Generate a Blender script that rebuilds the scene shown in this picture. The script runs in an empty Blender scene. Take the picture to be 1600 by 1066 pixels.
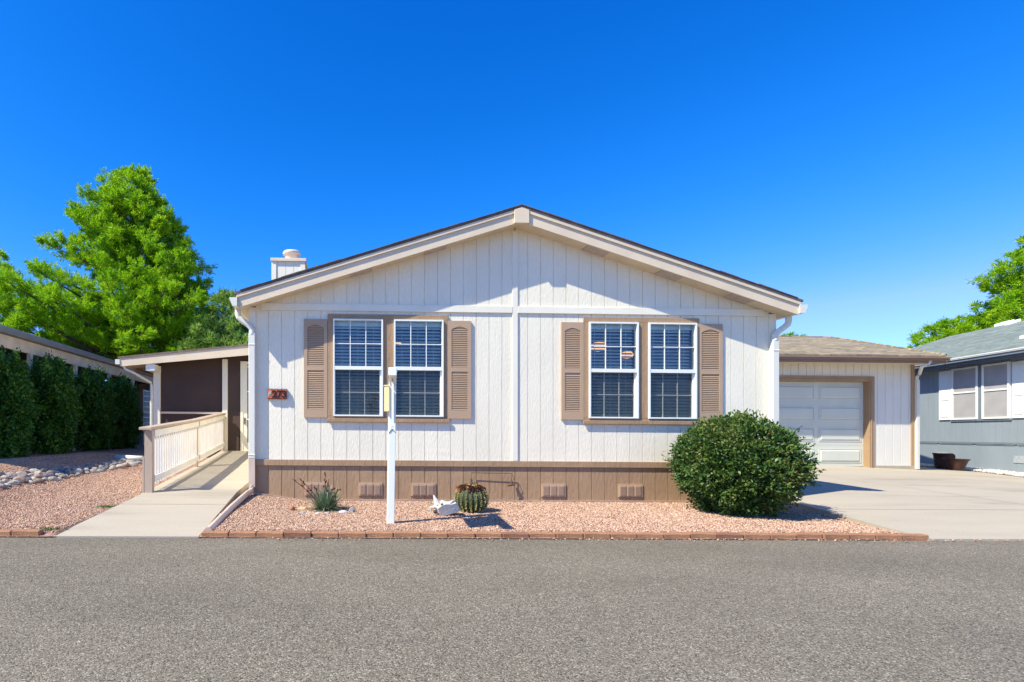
import bpy, math, random
import numpy as np
from mathutils import Vector
R = math.radians
random.seed(7)
C = bpy.context.scene.collection
S = 0.0078            # the street falls gently to the right: every level follows that fall

# ------------------------------------------------------------------ site survey helpers
F, PX0, H0, EYE, TH = 850.0, 553.0, 675.0, 1.1, .0216
CX, CY = -2.714, -8.5
ct, st = math.cos(TH), math.sin(TH)
def X(px, Y):
    u = (px-PX0)/F; B = Y-CY
    return CX + B*(u*ct+st)/(ct-u*st)
def Z(px, py, Y):
    x = X(px, Y); d = (x-CX)*st+(Y-CY)*ct
    return EYE+(H0-py)*d/F+S*x
def lerp(v, pts):
    if v <= pts[0][0]: return pts[0][1]
    for (a, za), (b, zb) in zip(pts, pts[1:]):
        if v <= b: return za+(zb-za)*(v-a)/(b-a)
    return pts[-1][1]

# ------------------------------------------------------------------ levels of the ground
def z_ramp(y): return lerp(y, [(-2.56, -.074), (-.33, .15), (2.6, .34), (5.4, .57)])
def z_drive(y): return lerp(y, [(-2.6, -.07), (.7, .105), (5, .295), (12, .4)])
def z_ground(x, y):
    left = lerp(y, [(-2.6, -.07), (-2.3, -.03), (-.33, .09), (2.6, .24), (5.4, .4), (14, .5)])
    mid = lerp(y, [(-2.6, -.07), (-2.35, -.035), (-.8, -.02), (0, 0)])
    corner = .1*max(0, min(1, (y+2.2)/2.2))
    if x < -4.2: z = left
    elif x < -3.2: z = mid+corner*(-3.2-x)/1.0
    else: z = mid
    if x < -6.8:
        t = min(1, (-6.8-x)/2.2); t = t*t*(3-2*t)
        z = z+(max(z, .5)-z)*t*max(0, min(1, (y+2.4)/2.5))
    if -5.78 < x < -4.27: z = min(z, z_ramp(y)-.15)
    if x > 3.7: z = max(-.075, z_drive(y)-.03)-.2*max(0, min(1, (x-5)/4)) if y > -2.6 else z
    return z

# ------------------------------------------------------------------ mesh helpers
def sh(p): return (p[0], p[1], p[2]-S*p[0])
class MB:
    def __init__(s): s.v = []; s.f = []; s.m = []
    def poly(s, pts, m=0):
        i = len(s.v); s.v += [tuple(p) for p in pts]; s.f.append(tuple(range(i, i+len(pts)))); s.m.append(m)
    def hexa(s, a, b, m=0):           # a: four bottom points, b: four matching top points
        i = len(s.v); s.v += [tuple(p) for p in a]+[tuple(p) for p in b]
        for q in ((3, 2, 1, 0), (4, 5, 6, 7), (0, 1, 5, 4), (1, 2, 6, 5), (2, 3, 7, 6), (3, 0, 4, 7)):
            s.f.append(tuple(i+k for k in q)); s.m.append(m)
    def box(s, x0, x1, y0, y1, z0, z1, m=0):
        s.hexa([(x0, y0, z0), (x1, y0, z0), (x1, y1, z0), (x0, y1, z0)],
               [(x0, y0, z1), (x1, y0, z1), (x1, y1, z1), (x0, y1, z1)], m)
    def prism(s, prof, y0, y1, m=0):   # profile in x,z pushed along y
        n = len(prof); i = len(s.v)
        s.v += [(x, y0, z) for x, z in prof]+[(x, y1, z) for x, z in prof]
        s.f.append(tuple(range(i, i+n))); s.m.append(m)
        s.f.append(tuple(range(i+2*n-1, i+n-1, -1))); s.m.append(m)
        for k in range(n):
            l = (k+1) % n
            s.f.append((i+k, i+n+k, i+n+l, i+l)); s.m.append(m)
    def tube(s, pts, r, n=8, m=0, sq=False):
        pts = [Vector(p) for p in pts]; rr = r if isinstance(r, (list, tuple)) else [r]*len(pts)
        i = len(s.v)
        for k, p in enumerate(pts):
            d = (pts[min(k+1, len(pts)-1)]-pts[max(k-1, 0)]).normalized()
            up = Vector((0, 1, 0)) if abs(d.y) < .9 else Vector((1, 0, 0))
            a = d.cross(up).normalized(); b = d.cross(a).normalized()
            for j in range(n):
                t = 2*math.pi*(j+.5)/n
                s.v.append(tuple(p+a*math.cos(t)*rr[k]+b*math.sin(t)*rr[k]))
        for k in range(len(pts)-1):
            for j in range(n):
                l = (j+1) % n
                s.f.append((i+k*n+j, i+k*n+l, i+(k+1)*n+l, i+(k+1)*n+j)); s.m.append(m)
        s.f.append(tuple(i+j for j in range(n-1, -1, -1))); s.m.append(m)
        e = i+(len(pts)-1)*n
        s.f.append(tuple(e+j for j in range(n))); s.m.append(m)
    def lathe(s, c, prof, n=24, m=0):
        i = len(s.v)
        for r, z in prof:
            for j in range(n):
                t = 2*math.pi*j/n; s.v.append((c[0]+r*math.cos(t), c[1]+r*math.sin(t), c[2]+z))
        for k in range(len(prof)-1):
            for j in range(n):
                l = (j+1) % n
                s.f.append((i+k*n+j, i+k*n+l, i+(k+1)*n+l, i+(k+1)*n+j)); s.m.append(m)
    def build(s, name, mats, parent=None, origin=None, smooth=False, bevel=0):
        if not isinstance(mats, (list, tuple)): mats = [mats]
        if parent is not None: o0 = world_of(parent)
        elif origin is not None: o0 = sh(origin)
        else: o0 = (0, 0, 0)
        me = bpy.data.meshes.new(name)
        vv = [(x-o0[0], y-o0[1], z-S*x-o0[2]) for x, y, z in s.v]
        me.from_pydata(vv, [], s.f)
        for m in mats: me.materials.append(m)
        me.polygons.foreach_set('material_index', s.m)
        if smooth: me.polygons.foreach_set('use_smooth', [True]*len(me.polygons))
        me.update()
        o = bpy.data.objects.new(name, me); C.objects.link(o)
        if parent is not None: o.parent = parent
        else: o.location = o0
        if bevel:
            b = o.modifiers.new('bevel', 'BEVEL'); b.width = bevel; b.segments = 1; b.limit_method = 'ANGLE'
        return o
def world_of(o):
    p = Vector((0, 0, 0))
    while o is not None: p = p+Vector(o.location); o = o.parent
    return p
def tag(o, label=None, cat=None, group=None, kind=None):
    for k, v in (('label', label), ('category', cat), ('group', group), ('kind', kind)):
        if v: o[k] = v
    return o
def empty(name, loc, label, cat, group=None):
    o = bpy.data.objects.new(name, None); C.objects.link(o); o.location = sh(loc)
    o.empty_display_size = .2
    return tag(o, label, cat, group)
def np_mesh(name, verts, faces, mat, parent=None, origin=None):   # verts already sheared, world
    o0 = np.array(world_of(parent)) if parent is not None else np.array(sh(origin)) if origin else np.zeros(3)
    verts = verts-o0
    me = bpy.data.meshes.new(name); n = len(verts); nf, k = faces.shape
    me.vertices.add(n); me.vertices.foreach_set('co', verts.astype(np.float32).ravel())
    me.loops.add(nf*k); me.loops.foreach_set('vertex_index', faces.astype(np.int32).ravel())
    me.polygons.add(nf); me.polygons.foreach_set('loop_start', np.arange(0, nf*k, k, dtype=np.int32))
    me.update(calc_edges=True); me.materials.append(mat)
    o = bpy.data.objects.new(name, me); C.objects.link(o)
    if parent is not None: o.parent = parent
    else: o.location = tuple(o0)
    return o

# ------------------------------------------------------------------ materials
def new_mat(name):
    m = bpy.data.materials.new(name); m.use_nodes = True
    nt = m.node_tree; b = nt.nodes['Principled BSDF']; return m, nt, b
def mat(name, col, rough=.6, var=.12, scale=3, bump=0, bscale=60, col2=None, metal=0, spec=.4, stretch=(1, 1, 1), detail=5, island=0, fine=0, finescale=80):
    m, nt, b = new_mat(name); N = nt.nodes; L = nt.links
    b.inputs['Roughness'].default_value = rough; b.inputs['Metallic'].default_value = metal
    b.inputs['Specular IOR Level'].default_value = spec
    tc = N.new('ShaderNodeTexCoord'); mp = N.new('ShaderNodeMapping'); mp.inputs['Scale'].default_value = stretch
    L.new(tc.outputs['Object'], mp.inputs['Vector'])
    ns = N.new('ShaderNodeTexNoise'); ns.inputs['Scale'].default_value = scale; ns.inputs['Detail'].default_value = detail
    L.new(mp.outputs[0], ns.inputs['Vector'])
    c2 = col2 or tuple(c*(1-var*2) for c in col); c1 = col if col2 else tuple(c*(1+var*.6) for c in col)
    rp = N.new('ShaderNodeValToRGB'); rp.color_ramp.elements[0].position = .3; rp.color_ramp.elements[1].position = .7
    rp.color_ramp.elements[0].color = (*c2, 1); rp.color_ramp.elements[1].color = (*c1, 1)
    L.new(ns.outputs['Fac'], rp.inputs['Fac']); out = rp.outputs[0]
    if fine:
        n2 = N.new('ShaderNodeTexNoise'); n2.inputs['Scale'].default_value = finescale; n2.inputs['Detail'].default_value = 2
        L.new(mp.outputs[0], n2.inputs['Vector'])
        mr = N.new('ShaderNodeMapRange'); mr.inputs['From Min'].default_value = .3; mr.inputs['From Max'].default_value = .7
        mr.inputs['To Min'].default_value = 1-fine; mr.inputs['To Max'].default_value = 1+fine
        L.new(n2.outputs['Fac'], mr.inputs['Value'])
        mx = N.new('ShaderNodeVectorMath'); mx.operation = 'SCALE'
        L.new(out, mx.inputs[0]); L.new(mr.outputs[0], mx.inputs['Scale']); out = mx.outputs[0]
    if island:
        g = N.new('ShaderNodeNewGeometry'); mr = N.new('ShaderNodeMapRange')
        mr.inputs['To Min'].default_value = 1-island; mr.inputs['To Max'].default_value = 1+island
        L.new(g.outputs['Random Per Island'], mr.inputs['Value'])
        mx = N.new('ShaderNodeVectorMath'); mx.operation = 'SCALE'
        L.new(out, mx.inputs[0]); L.new(mr.outputs[0], mx.inputs['Scale']); out = mx.outputs[0]
    L.new(out, b.inputs['Base Color'])
    if bump:
        n3 = N.new('ShaderNodeTexNoise'); n3.inputs['Scale'].default_value = bscale; n3.inputs['Detail'].default_value = 4
        L.new(mp.outputs[0], n3.inputs['Vector'])
        bp = N.new('ShaderNodeBump'); bp.inputs['Strength'].default_value = bump; bp.inputs['Distance'].default_value = .01
        L.new(n3.outputs['Fac'], bp.inputs['Height']); L.new(bp.outputs[0], b.inputs['Normal'])
    return m
def leaf_mat(name, cols, rough=.5, trans=.25, spec=.3):
    m, nt, b = new_mat(name); N = nt.nodes; L = nt.links
    g = N.new('ShaderNodeNewGeometry'); rp = N.new('ShaderNodeValToRGB'); rp.color_ramp.interpolation = 'LINEAR'
    while len(rp.color_ramp.elements) < len(cols): rp.color_ramp.elements.new(.5)
    for k, (p, c) in enumerate(cols):
        rp.color_ramp.elements[k].position = p; rp.color_ramp.elements[k].color = (*c, 1)
    ns = N.new('ShaderNodeTexNoise'); ns.inputs['Scale'].default_value = 1.7; ns.inputs['Detail'].default_value = 3
    tc = N.new('ShaderNodeTexCoord'); L.new(tc.outputs['Object'], ns.inputs['Vector'])
    ma = N.new('ShaderNodeMath'); ma.operation = 'MULTIPLY_ADD'; ma.inputs[1].default_value = .55
    mr = N.new('ShaderNodeMapRange'); mr.inputs['From Min'].default_value = .3; mr.inputs['From Max'].default_value = .7; mr.inputs['To Max'].default_value = .45
    L.new(ns.outputs['Fac'], mr.inputs['Value']); L.new(g.outputs['Random Per Island'], ma.inputs[0]); L.new(mr.outputs[0], ma.inputs[2])
    L.new(ma.outputs[0], rp.inputs['Fac'])
    L.new(rp.outputs[0], b.inputs['Base Color']); b.inputs['Roughness'].default_value = rough; b.inputs['Specular IOR Level'].default_value = spec
    tr = N.new('ShaderNodeBsdfTranslucent'); L.new(rp.outputs[0], tr.inputs['Color'])
    mx = N.new('ShaderNodeMixShader'); mx.inputs[0].default_value = trans
    L.new(b.outputs[0], mx.inputs[1]); L.new(tr.outputs[0], mx.inputs[2])
    L.new(mx.outputs[0], N['Material Output'].inputs['Surface'])
    return m

M = {}
M['siding'] = mat('siding_white', (.87, .80, .605), .7, .035, 2, .5, 42, stretch=(1, 1, .35), fine=.03, finescale=40)
M['trim_white'] = mat('trim_white', (.86, .80, .62), .55, .03, 3, .15, 60, stretch=(1, 1, .3))
M['cream'] = mat('cream_paint', (.76, .62, .42), .55, .05, 2, .2, 50, stretch=(1, .3, 1))
M['tan'] = mat('tan_paint', (.39, .25, .135), .65, .06, 3, .7, 26, stretch=(1, 1, .35), fine=.05, finescale=50)
M['shutter'] = mat('shutter_vinyl', (.485, .33, .20), .5, .04, 3)
M['gutter'] = mat('gutter_metal', (.76, .73, .60), .35, .04, 2)
M['gutter_brown'] = mat('gutter_brown', (.30, .19, .12), .4, .05, 2)
M['vinyl'] = mat('white_vinyl', (.86, .87, .77), .35, .02, 3)
M['sticker'] = mat('cream_plastic', (.80, .68, .36), .4, .04, 6)
M['blind'] = mat('blind_slats', (.92, .88, .72), .4, .03, 4)
M['dark'] = mat('dark_interior', (.03, .03, .035), .8, .1, 2)
M['screenwall'] = mat('dark_sunscreen', (.075, .047, .036), .8, .12, 1.5, .3, 120, fine=.12, finescale=60)
M['blue'] = mat('blue_siding', (.29, .335, .345), .65, .05, 2, .3, 30, stretch=(1, 1, .3))
M['bluedark'] = mat('blue_trim', (.19, .225, .245), .6, .05, 2)
M['terracotta'] = mat('brown_clay', (.075, .028, .02), .55, .25, 6, .4, 30)
M['black'] = mat('black_paint', (.015, .015, .015), .5, .1, 5)
M['bark'] = mat('bark', (.13, .09, .065), .9, .3, 6, .8, 20, stretch=(1, 1, .3))
M['redtile'] = mat('red_clay_tile', (.74, .15, .05), .5, .12, 8, .3, 60)
M['palegrey'] = mat('pale_glaze', (.45, .42, .36), .5, .3, 40)
M['warm'] = None
M['riverrock'] = mat('river_rock', (.34, .295, .245), .7, .25, 5, .4, 30, col2=(.15, .13, .11), fine=.2, finescale=25)
M['bone'] = mat('white_bone', (.62, .58, .50), .6, .08, 8, .4, 30)
M['steel'] = mat('galvanised', (.13, .08, .05), .5, .1, 8)
M['mesh_alu'] = mat('insect_screen', (.42, .40, .37), .7, .05, 3, fine=.1, finescale=150)

def glass_mat(name, tint, refl):
    m, nt, b = new_mat(name); N = nt.nodes; L = nt.links; N.remove(b)
    t = N.new('ShaderNodeBsdfTransparent'); t.inputs[0].default_value = (*tint, 1)
    g = N.new('ShaderNodeBsdfGlossy'); g.inputs['Roughness'].default_value = .015; g.inputs[0].default_value = (.75, .9, 1, 1)
    lw = N.new('ShaderNodeLayerWeight'); lw.inputs[0].default_value = .35
    mr = N.new('ShaderNodeMapRange'); mr.inputs['To Min'].default_value = refl; mr.inputs['To Max'].default_value = 1
    L.new(lw.outputs['Fresnel'], mr.inputs[0])
    ns = N.new('ShaderNodeTexNoise'); ns.inputs['Scale'].default_value = 1.2; bp = N.new('ShaderNodeBump'); bp.inputs['Strength'].default_value = .04
    L.new(ns.outputs[0], bp.inputs['Height']); L.new(bp.outputs[0], g.inputs['Normal'])
    mx = N.new('ShaderNodeMixShader'); L.new(mr.outputs[0], mx.inputs[0]); L.new(t.outputs[0], mx.inputs[1]); L.new(g.outputs[0], mx.inputs[2])
    L.new(mx.outputs[0], N['Material Output'].inputs['Surface']); return m
M['glass'] = glass_mat('window_glass', (.88, .98, 1.0), .03)
def screen_mat(name, col, op):
    m, nt, b = new_mat(name); N = nt.nodes; L = nt.links
    b.inputs['Base Color'].default_value = (*col, 1); b.inputs['Roughness'].default_value = .9
    t = N.new('ShaderNodeBsdfTransparent'); mx = N.new('ShaderNodeMixShader'); mx.inputs[0].default_value = op
    L.new(t.outputs[0], mx.inputs[1]); L.new(b.outputs[0], mx.inputs[2]); L.new(mx.outputs[0], N['Material Output'].inputs['Surface']); return m
M['bugscreen'] = screen_mat('dark_bug_screen', (.03, .035, .04), .40)

def emis(name, col, s):
    m, nt, b = new_mat(name); b.inputs['Base Color'].default_value = (*col, 1)
    b.inputs['Emission Color'].default_value = (*col, 1); b.inputs['Emission Strength'].default_value = s; return m
M['warm'] = emis('lit_lamp_glass', (1, .50, .20), .9)

def shingle_mat(name, c1, c2, axis):
    m, nt, b = new_mat(name); N = nt.nodes; L = nt.links
    tc = N.new('ShaderNodeTexCoord'); sp = N.new('ShaderNodeSeparateXYZ'); cb = N.new('ShaderNodeCombineXYZ')
    L.new(tc.outputs['Object'], sp.inputs[0])
    a, c = ('X', 'Y') if axis == 'y' else ('Y', 'X')
    L.new(sp.outputs[a], cb.inputs['X']); L.new(sp.outputs[c], cb.inputs['Y'])
    br = N.new('ShaderNodeTexBrick'); br.inputs['Scale'].default_value = 1; br.inputs['Brick Width'].default_value = .33
    br.inputs['Row Height'].default_value = .14; br.inputs['Mortar Size'].default_value = .006; br.inputs['Bias'].default_value = 0
    br.inputs['Color1'].default_value = (*c1, 1); br.inputs['Color2'].default_value = (*c2, 1)
    br.inputs['Mortar'].default_value = (*[q*.45 for q in c2], 1)
    L.new(cb.outputs[0], br.inputs['Vector'])
    ns = N.new('ShaderNodeTexNoise'); ns.inputs['Scale'].default_value = 9; ns.inputs['Detail'].default_value = 6
    L.new(tc.outputs['Object'], ns.inputs['Vector'])
    mr = N.new('ShaderNodeMapRange'); mr.inputs['From Min'].default_value = .3; mr.inputs['From Max'].default_value = .7; mr.inputs['To Min'].default_value = .7; mr.inputs['To Max'].default_value = 1.25
    L.new(ns.outputs['Fac'], mr.inputs['Value'])
    mx = N.new('ShaderNodeVectorMath'); mx.operation = 'SCALE'; L.new(br.outputs[0], mx.inputs[0]); L.new(mr.outputs[0], mx.inputs['Scale'])
    L.new(mx.outputs[0], b.inputs['Base Color']); b.inputs['Roughness'].default_value = .9
    bp = N.new('ShaderNodeBump'); bp.inputs['Strength'].default_value = .5; bp.inputs['Distance'].default_value = .01
    L.new(br.outputs['Fac'], bp.inputs['Height']); bp.invert = True; L.new(bp.outputs[0], b.inputs['Normal']); return m
M['shingle'] = shingle_mat('brown_shingles', (.37, .29, .165), (.20, .155, .09), 'y')
M['shingle_dark'] = mat('shingle_edge', (.17, .13, .105), .9, .2, 8, .5, 40)
M['shingle_grey'] = shingle_mat('grey_shingles', (.235, .265, .205), (.145, .17, .135), 'x')
M['granule'] = M['shingle']

# asphalt
def asphalt():
    m, nt, b = new_mat('asphalt'); N = nt.nodes; L = nt.links
    tc = N.new('ShaderNodeTexCoord')
    vo = N.new('ShaderNodeTexVoronoi'); vo.inputs['Scale'].default_value = 150; L.new(tc.outputs['Object'], vo.inputs['Vector'])
    sp = N.new('ShaderNodeSeparateColor'); L.new(vo.outputs['Color'], sp.inputs[0])
    rp = N.new('ShaderNodeValToRGB'); E = rp.color_ramp.elements
    E[0].position = 0; E[0].color = (.045, .038, .028, 1); E[1].position = 1; E[1].color = (.42, .38, .29, 1)
    for p, c in ((.3, (.142, .119, .084)), (.7, (.204, .173, .123)), (.9, (.255, .218, .157))):
        e = E.new(p); e.color = (*c, 1)
    L.new(sp.outputs[0], rp.inputs[0])
    ns = N.new('ShaderNodeTexNoise'); ns.inputs['Scale'].default_value = .55; ns.inputs['Detail'].default_value = 6
    mp = N.new('ShaderNodeMapping'); mp.inputs['Scale'].default_value = (.6, 1.6, 1); L.new(tc.outputs['Object'], mp.inputs[0]); L.new(mp.outputs[0], ns.inputs['Vector'])
    mr = N.new('ShaderNodeMapRange'); mr.inputs['From Min'].default_value = .3; mr.inputs['From Max'].default_value = .7; mr.inputs['To Min'].default_value = .86; mr.inputs['To Max'].default_value = 1.14
    L.new(ns.outputs['Fac'], mr.inputs['Value'])
    n2 = N.new('ShaderNodeTexNoise'); n2.inputs['Scale'].default_value = 22; n2.inputs['Detail'].default_value = 3; L.new(tc.outputs['Object'], n2.inputs['Vector'])
    m2 = N.new('ShaderNodeMapRange'); m2.inputs['From Min'].default_value = .3; m2.inputs['From Max'].default_value = .7; m2.inputs['To Min'].default_value = .92; m2.inputs['To Max'].default_value = 1.08
    L.new(n2.outputs['Fac'], m2.inputs['Value'])
    mu = N.new('ShaderNodeMath'); mu.operation = 'MULTIPLY'; L.new(mr.outputs[0], mu.inputs[0]); L.new(m2.outputs[0], mu.inputs[1])
    mx = N.new('ShaderNodeVectorMath'); mx.operation = 'SCALE'; L.new(rp.outputs[0], mx.inputs[0]); L.new(mu.outputs[0], mx.inputs['Scale'])
    L.new(mx.outputs[0], b.inputs['Base Color']); b.inputs['Roughness'].default_value = .85; b.inputs['Specular IOR Level'].default_value = .25
    bp = N.new('ShaderNodeBump'); bp.inputs['Strength'].default_value = .45; bp.inputs['Distance'].default_value = .005
    L.new(vo.outputs['Distance'], bp.inputs['Height']); bp.invert = True; L.new(bp.outputs[0], b.inputs['Normal']); return m
M['asphalt'] = asphalt()
# concrete with tooled joints
def concrete(name, col, joint=None):
    m, nt, b = new_mat(name); N = nt.nodes; L = nt.links
    tc = N.new('ShaderNodeTexCoord')
    ns = N.new('ShaderNodeTexNoise'); ns.inputs['Scale'].default_value = .9; ns.inputs['Detail'].default_value = 8; ns.inputs['Roughness'].default_value = .62
    mp = N.new('ShaderNodeMapping'); mp.inputs['Scale'].default_value = (.35, 1.5, 1); mp.inputs['Rotation'].default_value = (0, 0, .12)
    L.new(tc.outputs['Object'], mp.inputs[0]); L.new(mp.outputs[0], ns.inputs['Vector'])
    rp = N.new('ShaderNodeValToRGB'); E = rp.color_ramp.elements
    E[0].position = .28; E[0].color = (*[c*.70 for c in col], 1); E[1].position = .72; E[1].color = (*[c*1.06 for c in col], 1)
    e = E.new(.45); e.color = (*[c*.96 for c in col], 1)
    L.new(ns.outputs['Fac'], rp.inputs[0])
    n2 = N.new('ShaderNodeTexNoise'); n2.inputs['Scale'].default_value = 60; n2.inputs['Detail'].default_value = 3; L.new(tc.outputs['Object'], n2.inputs['Vector'])
    m2 = N.new('ShaderNodeMapRange'); m2.inputs['From Min'].default_value = .3; m2.inputs['From Max'].default_value = .7; m2.inputs['To Min'].default_value = .93; m2.inputs['To Max'].default_value = 1.05
    L.new(n2.outputs['Fac'], m2.inputs['Value'])
    mx = N.new('ShaderNodeVectorMath'); mx.operation = 'SCALE'; L.new(rp.outputs[0], mx.inputs[0]); L.new(m2.outputs[0], mx.inputs['Scale'])
    L.new(mx.outputs[0], b.inputs['Base Color']); b.inputs['Roughness'].default_value = .85; b.inputs['Specular IOR Level'].default_value = .2
    bp = N.new('ShaderNodeBump'); bp.inputs['Strength'].default_value = .15; bp.inputs['Distance'].default_value = .004
    L.new(n2.outputs['Fac'], bp.inputs['Height']); L.new(bp.outputs[0], b.inputs['Normal']); return m
M['concrete'] = concrete('concrete', (.43, .37, .275))
M['joint'] = mat('joint', (.33, .28, .22), .9, .1, 5)
M['soil'] = mat('gravel_soil', (.46, .27, .195), .95, .15, 4, .8, 90, col2=(.28, .155, .11), fine=.35, finescale=55)
M['soil_far'] = mat('far_soil', (.30, .22, .16), .95, .2, .8)
def island_ramp(name, cols, rough=.85):
    m, nt, b = new_mat(name); N = nt.nodes; L = nt.links
    g = N.new('ShaderNodeNewGeometry'); rp = N.new('ShaderNodeValToRGB')
    while len(rp.color_ramp.elements) < len(cols): rp.color_ramp.elements.new(.5)
    for k, (p, c) in enumerate(cols): rp.color_ramp.elements[k].position = p; rp.color_ramp.elements[k].color = (*c, 1)
    L.new(g.outputs['Random Per Island'], rp.inputs[0]); L.new(rp.outputs[0], b.inputs['Base Color'])
    b.inputs['Roughness'].default_value = rough; b.inputs['Specular IOR Level'].default_value = .2; return m
M['pinkstone'] = island_ramp('pink_stone', [(0, (.16, .075, .045)), (.15, (.37, .215, .14)), (.6, (.535, .34, .22)), (.9, (.62, .43, .295)), (1, (.72, .60, .47))])
M['whitestone'] = island_ramp('white_stone', [(0, (.30, .27, .24)), (.5, (.52, .48, .43)), (1, (.74, .70, .66))])

# ------------------------------------------------------------------ ground, road, drive, ramp
def grid_ground(name, xs, ys, mt):
    b = MB(); n = len(xs)
    b.v = [(x, y, z_ground(x, y)) for y in ys for x in xs]
    for j in range(len(ys)-1):
        for i in range(n-1): b.f.append((j*n+i, j*n+i+1, (j+1)*n+i+1, (j+1)*n+i)); b.m.append(0)
    return b.build(name, mt, smooth=True)
xs = sorted(set([-60, -40, -25, -18]+[round(-14+.25*i, 3) for i in range(114)]+[20, 30, 60]+[-5.9, -5.8, -5.775, -5.6, -4.4, -4.29, -4.26, -4.2, -4.1, 3.69, 3.71]))
ys = [-2.59, -2.45, -2.3]+[round(-2+.25*i, 3) for i in range(65)]+[18, 25, 40, 80, 160]
tag(grid_ground('gravel_ground', xs, ys, M['soil']), kind='structure')
g = MB(); g.poly([(-900, -900, -.40), (900, -900, -.40), (900, 1200, -.40), (-900, 1200, -.40)])
tag(g.build('ground', M['soil_far']), kind='structure')
g = MB()
for i in range(24):
    a, c = -60+5*i, -55+5*i
    g.poly([(a, -16, -.082), (c, -16, -.082), (c, -2.585, -.082), (a, -2.585, -.082)])
tag(g.build('road', M['asphalt']), kind='structure')
# driveway
g = MB(); yy = [-2.6, -1.9, -1.2, -.5, .1, .7, 1.4, 2.6, 3.8, 5.05, 6, 7, 9, 12]
def drv_l(y): return lerp(y, [(-2.6, 3.80), (-1.2, 4.02), (0, 4.22), (6, 4.22)])
def drv_r(y): return 14.3+.268*(y-4.95)-.62
for a, c in zip(yy, yy[1:]):
    za, zc = z_drive(a)+.012, z_drive(c)+.012
    ra, rc = drv_r(a), drv_r(c)
    g.poly([(drv_l(a), a, za), (10, a, za), (10, c, zc), (drv_l(c), c, zc)])
    g.poly([(10, a, za), (ra, a, za-.14), (rc, c, zc-.14), (10, c, zc)])
    g.poly([(drv_l(a), a, za-.15), (drv_l(a), a, za), (drv_l(c), c, zc), (drv_l(c), c, zc-.15)])
g.poly([(drv_l(-2.6), -2.6, -.12), (10, -2.6, -.12), (10, -2.6, z_drive(-2.6)+.012), (drv_l(-2.6), -2.6, z_drive(-2.6)+.012)])
tag(g.build('driveway', M['concrete']), kind='structure')
g = MB()
for y0 in (-.9, 1.9):
    z0, z1 = z_drive(y0)+.016, z_drive(y0+.012)+.016
    g.poly([(drv_l(y0)+.02, y0, z0), (9.9, y0, z0), (9.9, y0+.012, z1), (drv_l(y0)+.02, y0+.012, z1)])
for a, c in zip(yy, yy[1:]):
    z0, z1 = z_drive(a)+.016, z_drive(c)+.016
    g.poly([(7.6, a, z0), (7.612, a, z0), (7.612, c, z1), (7.6, c, z1)])
tag(g.build('driveway_joints', M['joint']), kind='structure')
# ramp: flares out to the road, straight beside the house
g = MB(); yy = [-2.575, -2.0, -1.4, -.8, -.33, .4, 1.5, 2.6, 4, 5.4, 6.4]
def rl(y): return lerp(y, [(-2.575, -5.83), (-.4, -5.66), (5.4, -5.78)])
def rr_(y): return lerp(y, [(-2.575, -4.27), (-.2, -4.30), (5.4, -4.22)])
for a, c in zip(yy, yy[1:]):
    za, zc = z_ramp(a)+.008, z_ramp(c)+.008
    g.poly([(rl(a), a, za), (rr_(a), a, za), (rr_(c), c, zc), (rl(c), c, zc)])
    g.poly([(rl(c), c, zc), (rl(c), c, zc-.4), (rl(a), a, za-.4), (rl(a), a, za)])
    g.poly([(rr_(a), a, za), (rr_(a), a, za-.4), (rr_(c), c, zc-.4), (rr_(c), c, zc)])
g.poly([(rl(-2.575), -2.575, -.1), (rr_(-2.575), -2.575, -.1), (rr_(-2.575), -2.575, z_ramp(-2.6)+.008), (rl(-2.575), -2.575, z_ramp(-2.6)+.008)])
tag(g.build('walkway_ramp', M['concrete']), kind='structure')
g = MB()
for y0 in (-1.1, .9, 2.9):
    g.poly([(rl(y0), y0, z_ramp(y0)+.012), (rr_(y0), y0, z_ramp(y0)+.012), (rr_(y0), y0+.01, z_ramp(y0+.01)+.012), (rl(y0), y0+.01, z_ramp(y0+.01)+.012)])
tag(g.build('ramp_joints', M['joint']), kind='structure')

# loose gravel: far too many stones to count
rng = np.random.default_rng(3)
OCT = np.array([[1, 0, 0], [-1, 0, 0], [0, 1, 0], [0, -1, 0], [0, 0, 1], [0, 0, -1]], float)
OF = np.array([[0, 2, 4], [2, 1, 4], [1, 3, 4], [3, 0, 4], [2, 0, 5], [1, 2, 5], [3, 1, 5], [0, 3, 5]])
def scatter_stones(name, regions, mt, size=(.006, .0125)):
    P = []
    for n, fx in regions:
        k = 0
        for x, y in fx(n): P.append((x, y, z_ground(x, y)))
    P = np.array(P); n = len(P)
    r = rng.uniform(size[0], size[1], (n, 1, 1))*rng.uniform(.6, 1.3, (n, 6, 1))
    sc = rng.uniform(.7, 1.3, (n, 1, 3))*np.array([1, 1, .75])
    V = OCT[None]*r*sc
    a = rng.uniform(0, 6.28, n); t = rng.uniform(-.7, .7, n)
    ca, sa, cb, sb = np.cos(a), np.sin(a), np.cos(t), np.sin(t)
    x, y, z = V[..., 0].copy(), V[..., 1].copy(), V[..., 2].copy()
    y2 = y*cb[:, None]-z*sb[:, None]; z2 = y*sb[:, None]+z*cb[:, None]
    V[..., 0] = x*ca[:, None]-y2*sa[:, None]; V[..., 1] = x*sa[:, None]+y2*ca[:, None]; V[..., 2] = z2
    V += P[:, None, :]+np.array([0, 0, .006])
    V[..., 2] -= S*V[..., 0]
    F_ = (OF[None]+(np.arange(n)*6)[:, None, None]).reshape(-1, 3)
    return np_mesh(name, V.reshape(-1, 3), F_, mt)
def reg(x0, x1, y0, y1, ok=None):
    def f(n):
        x = rng.uniform(x0, x1, n); y = rng.uniform(y0, y1, n)
        return [(a, b) for a, b in zip(x, y) if ok is None or ok(a, b)]
    return f
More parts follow.
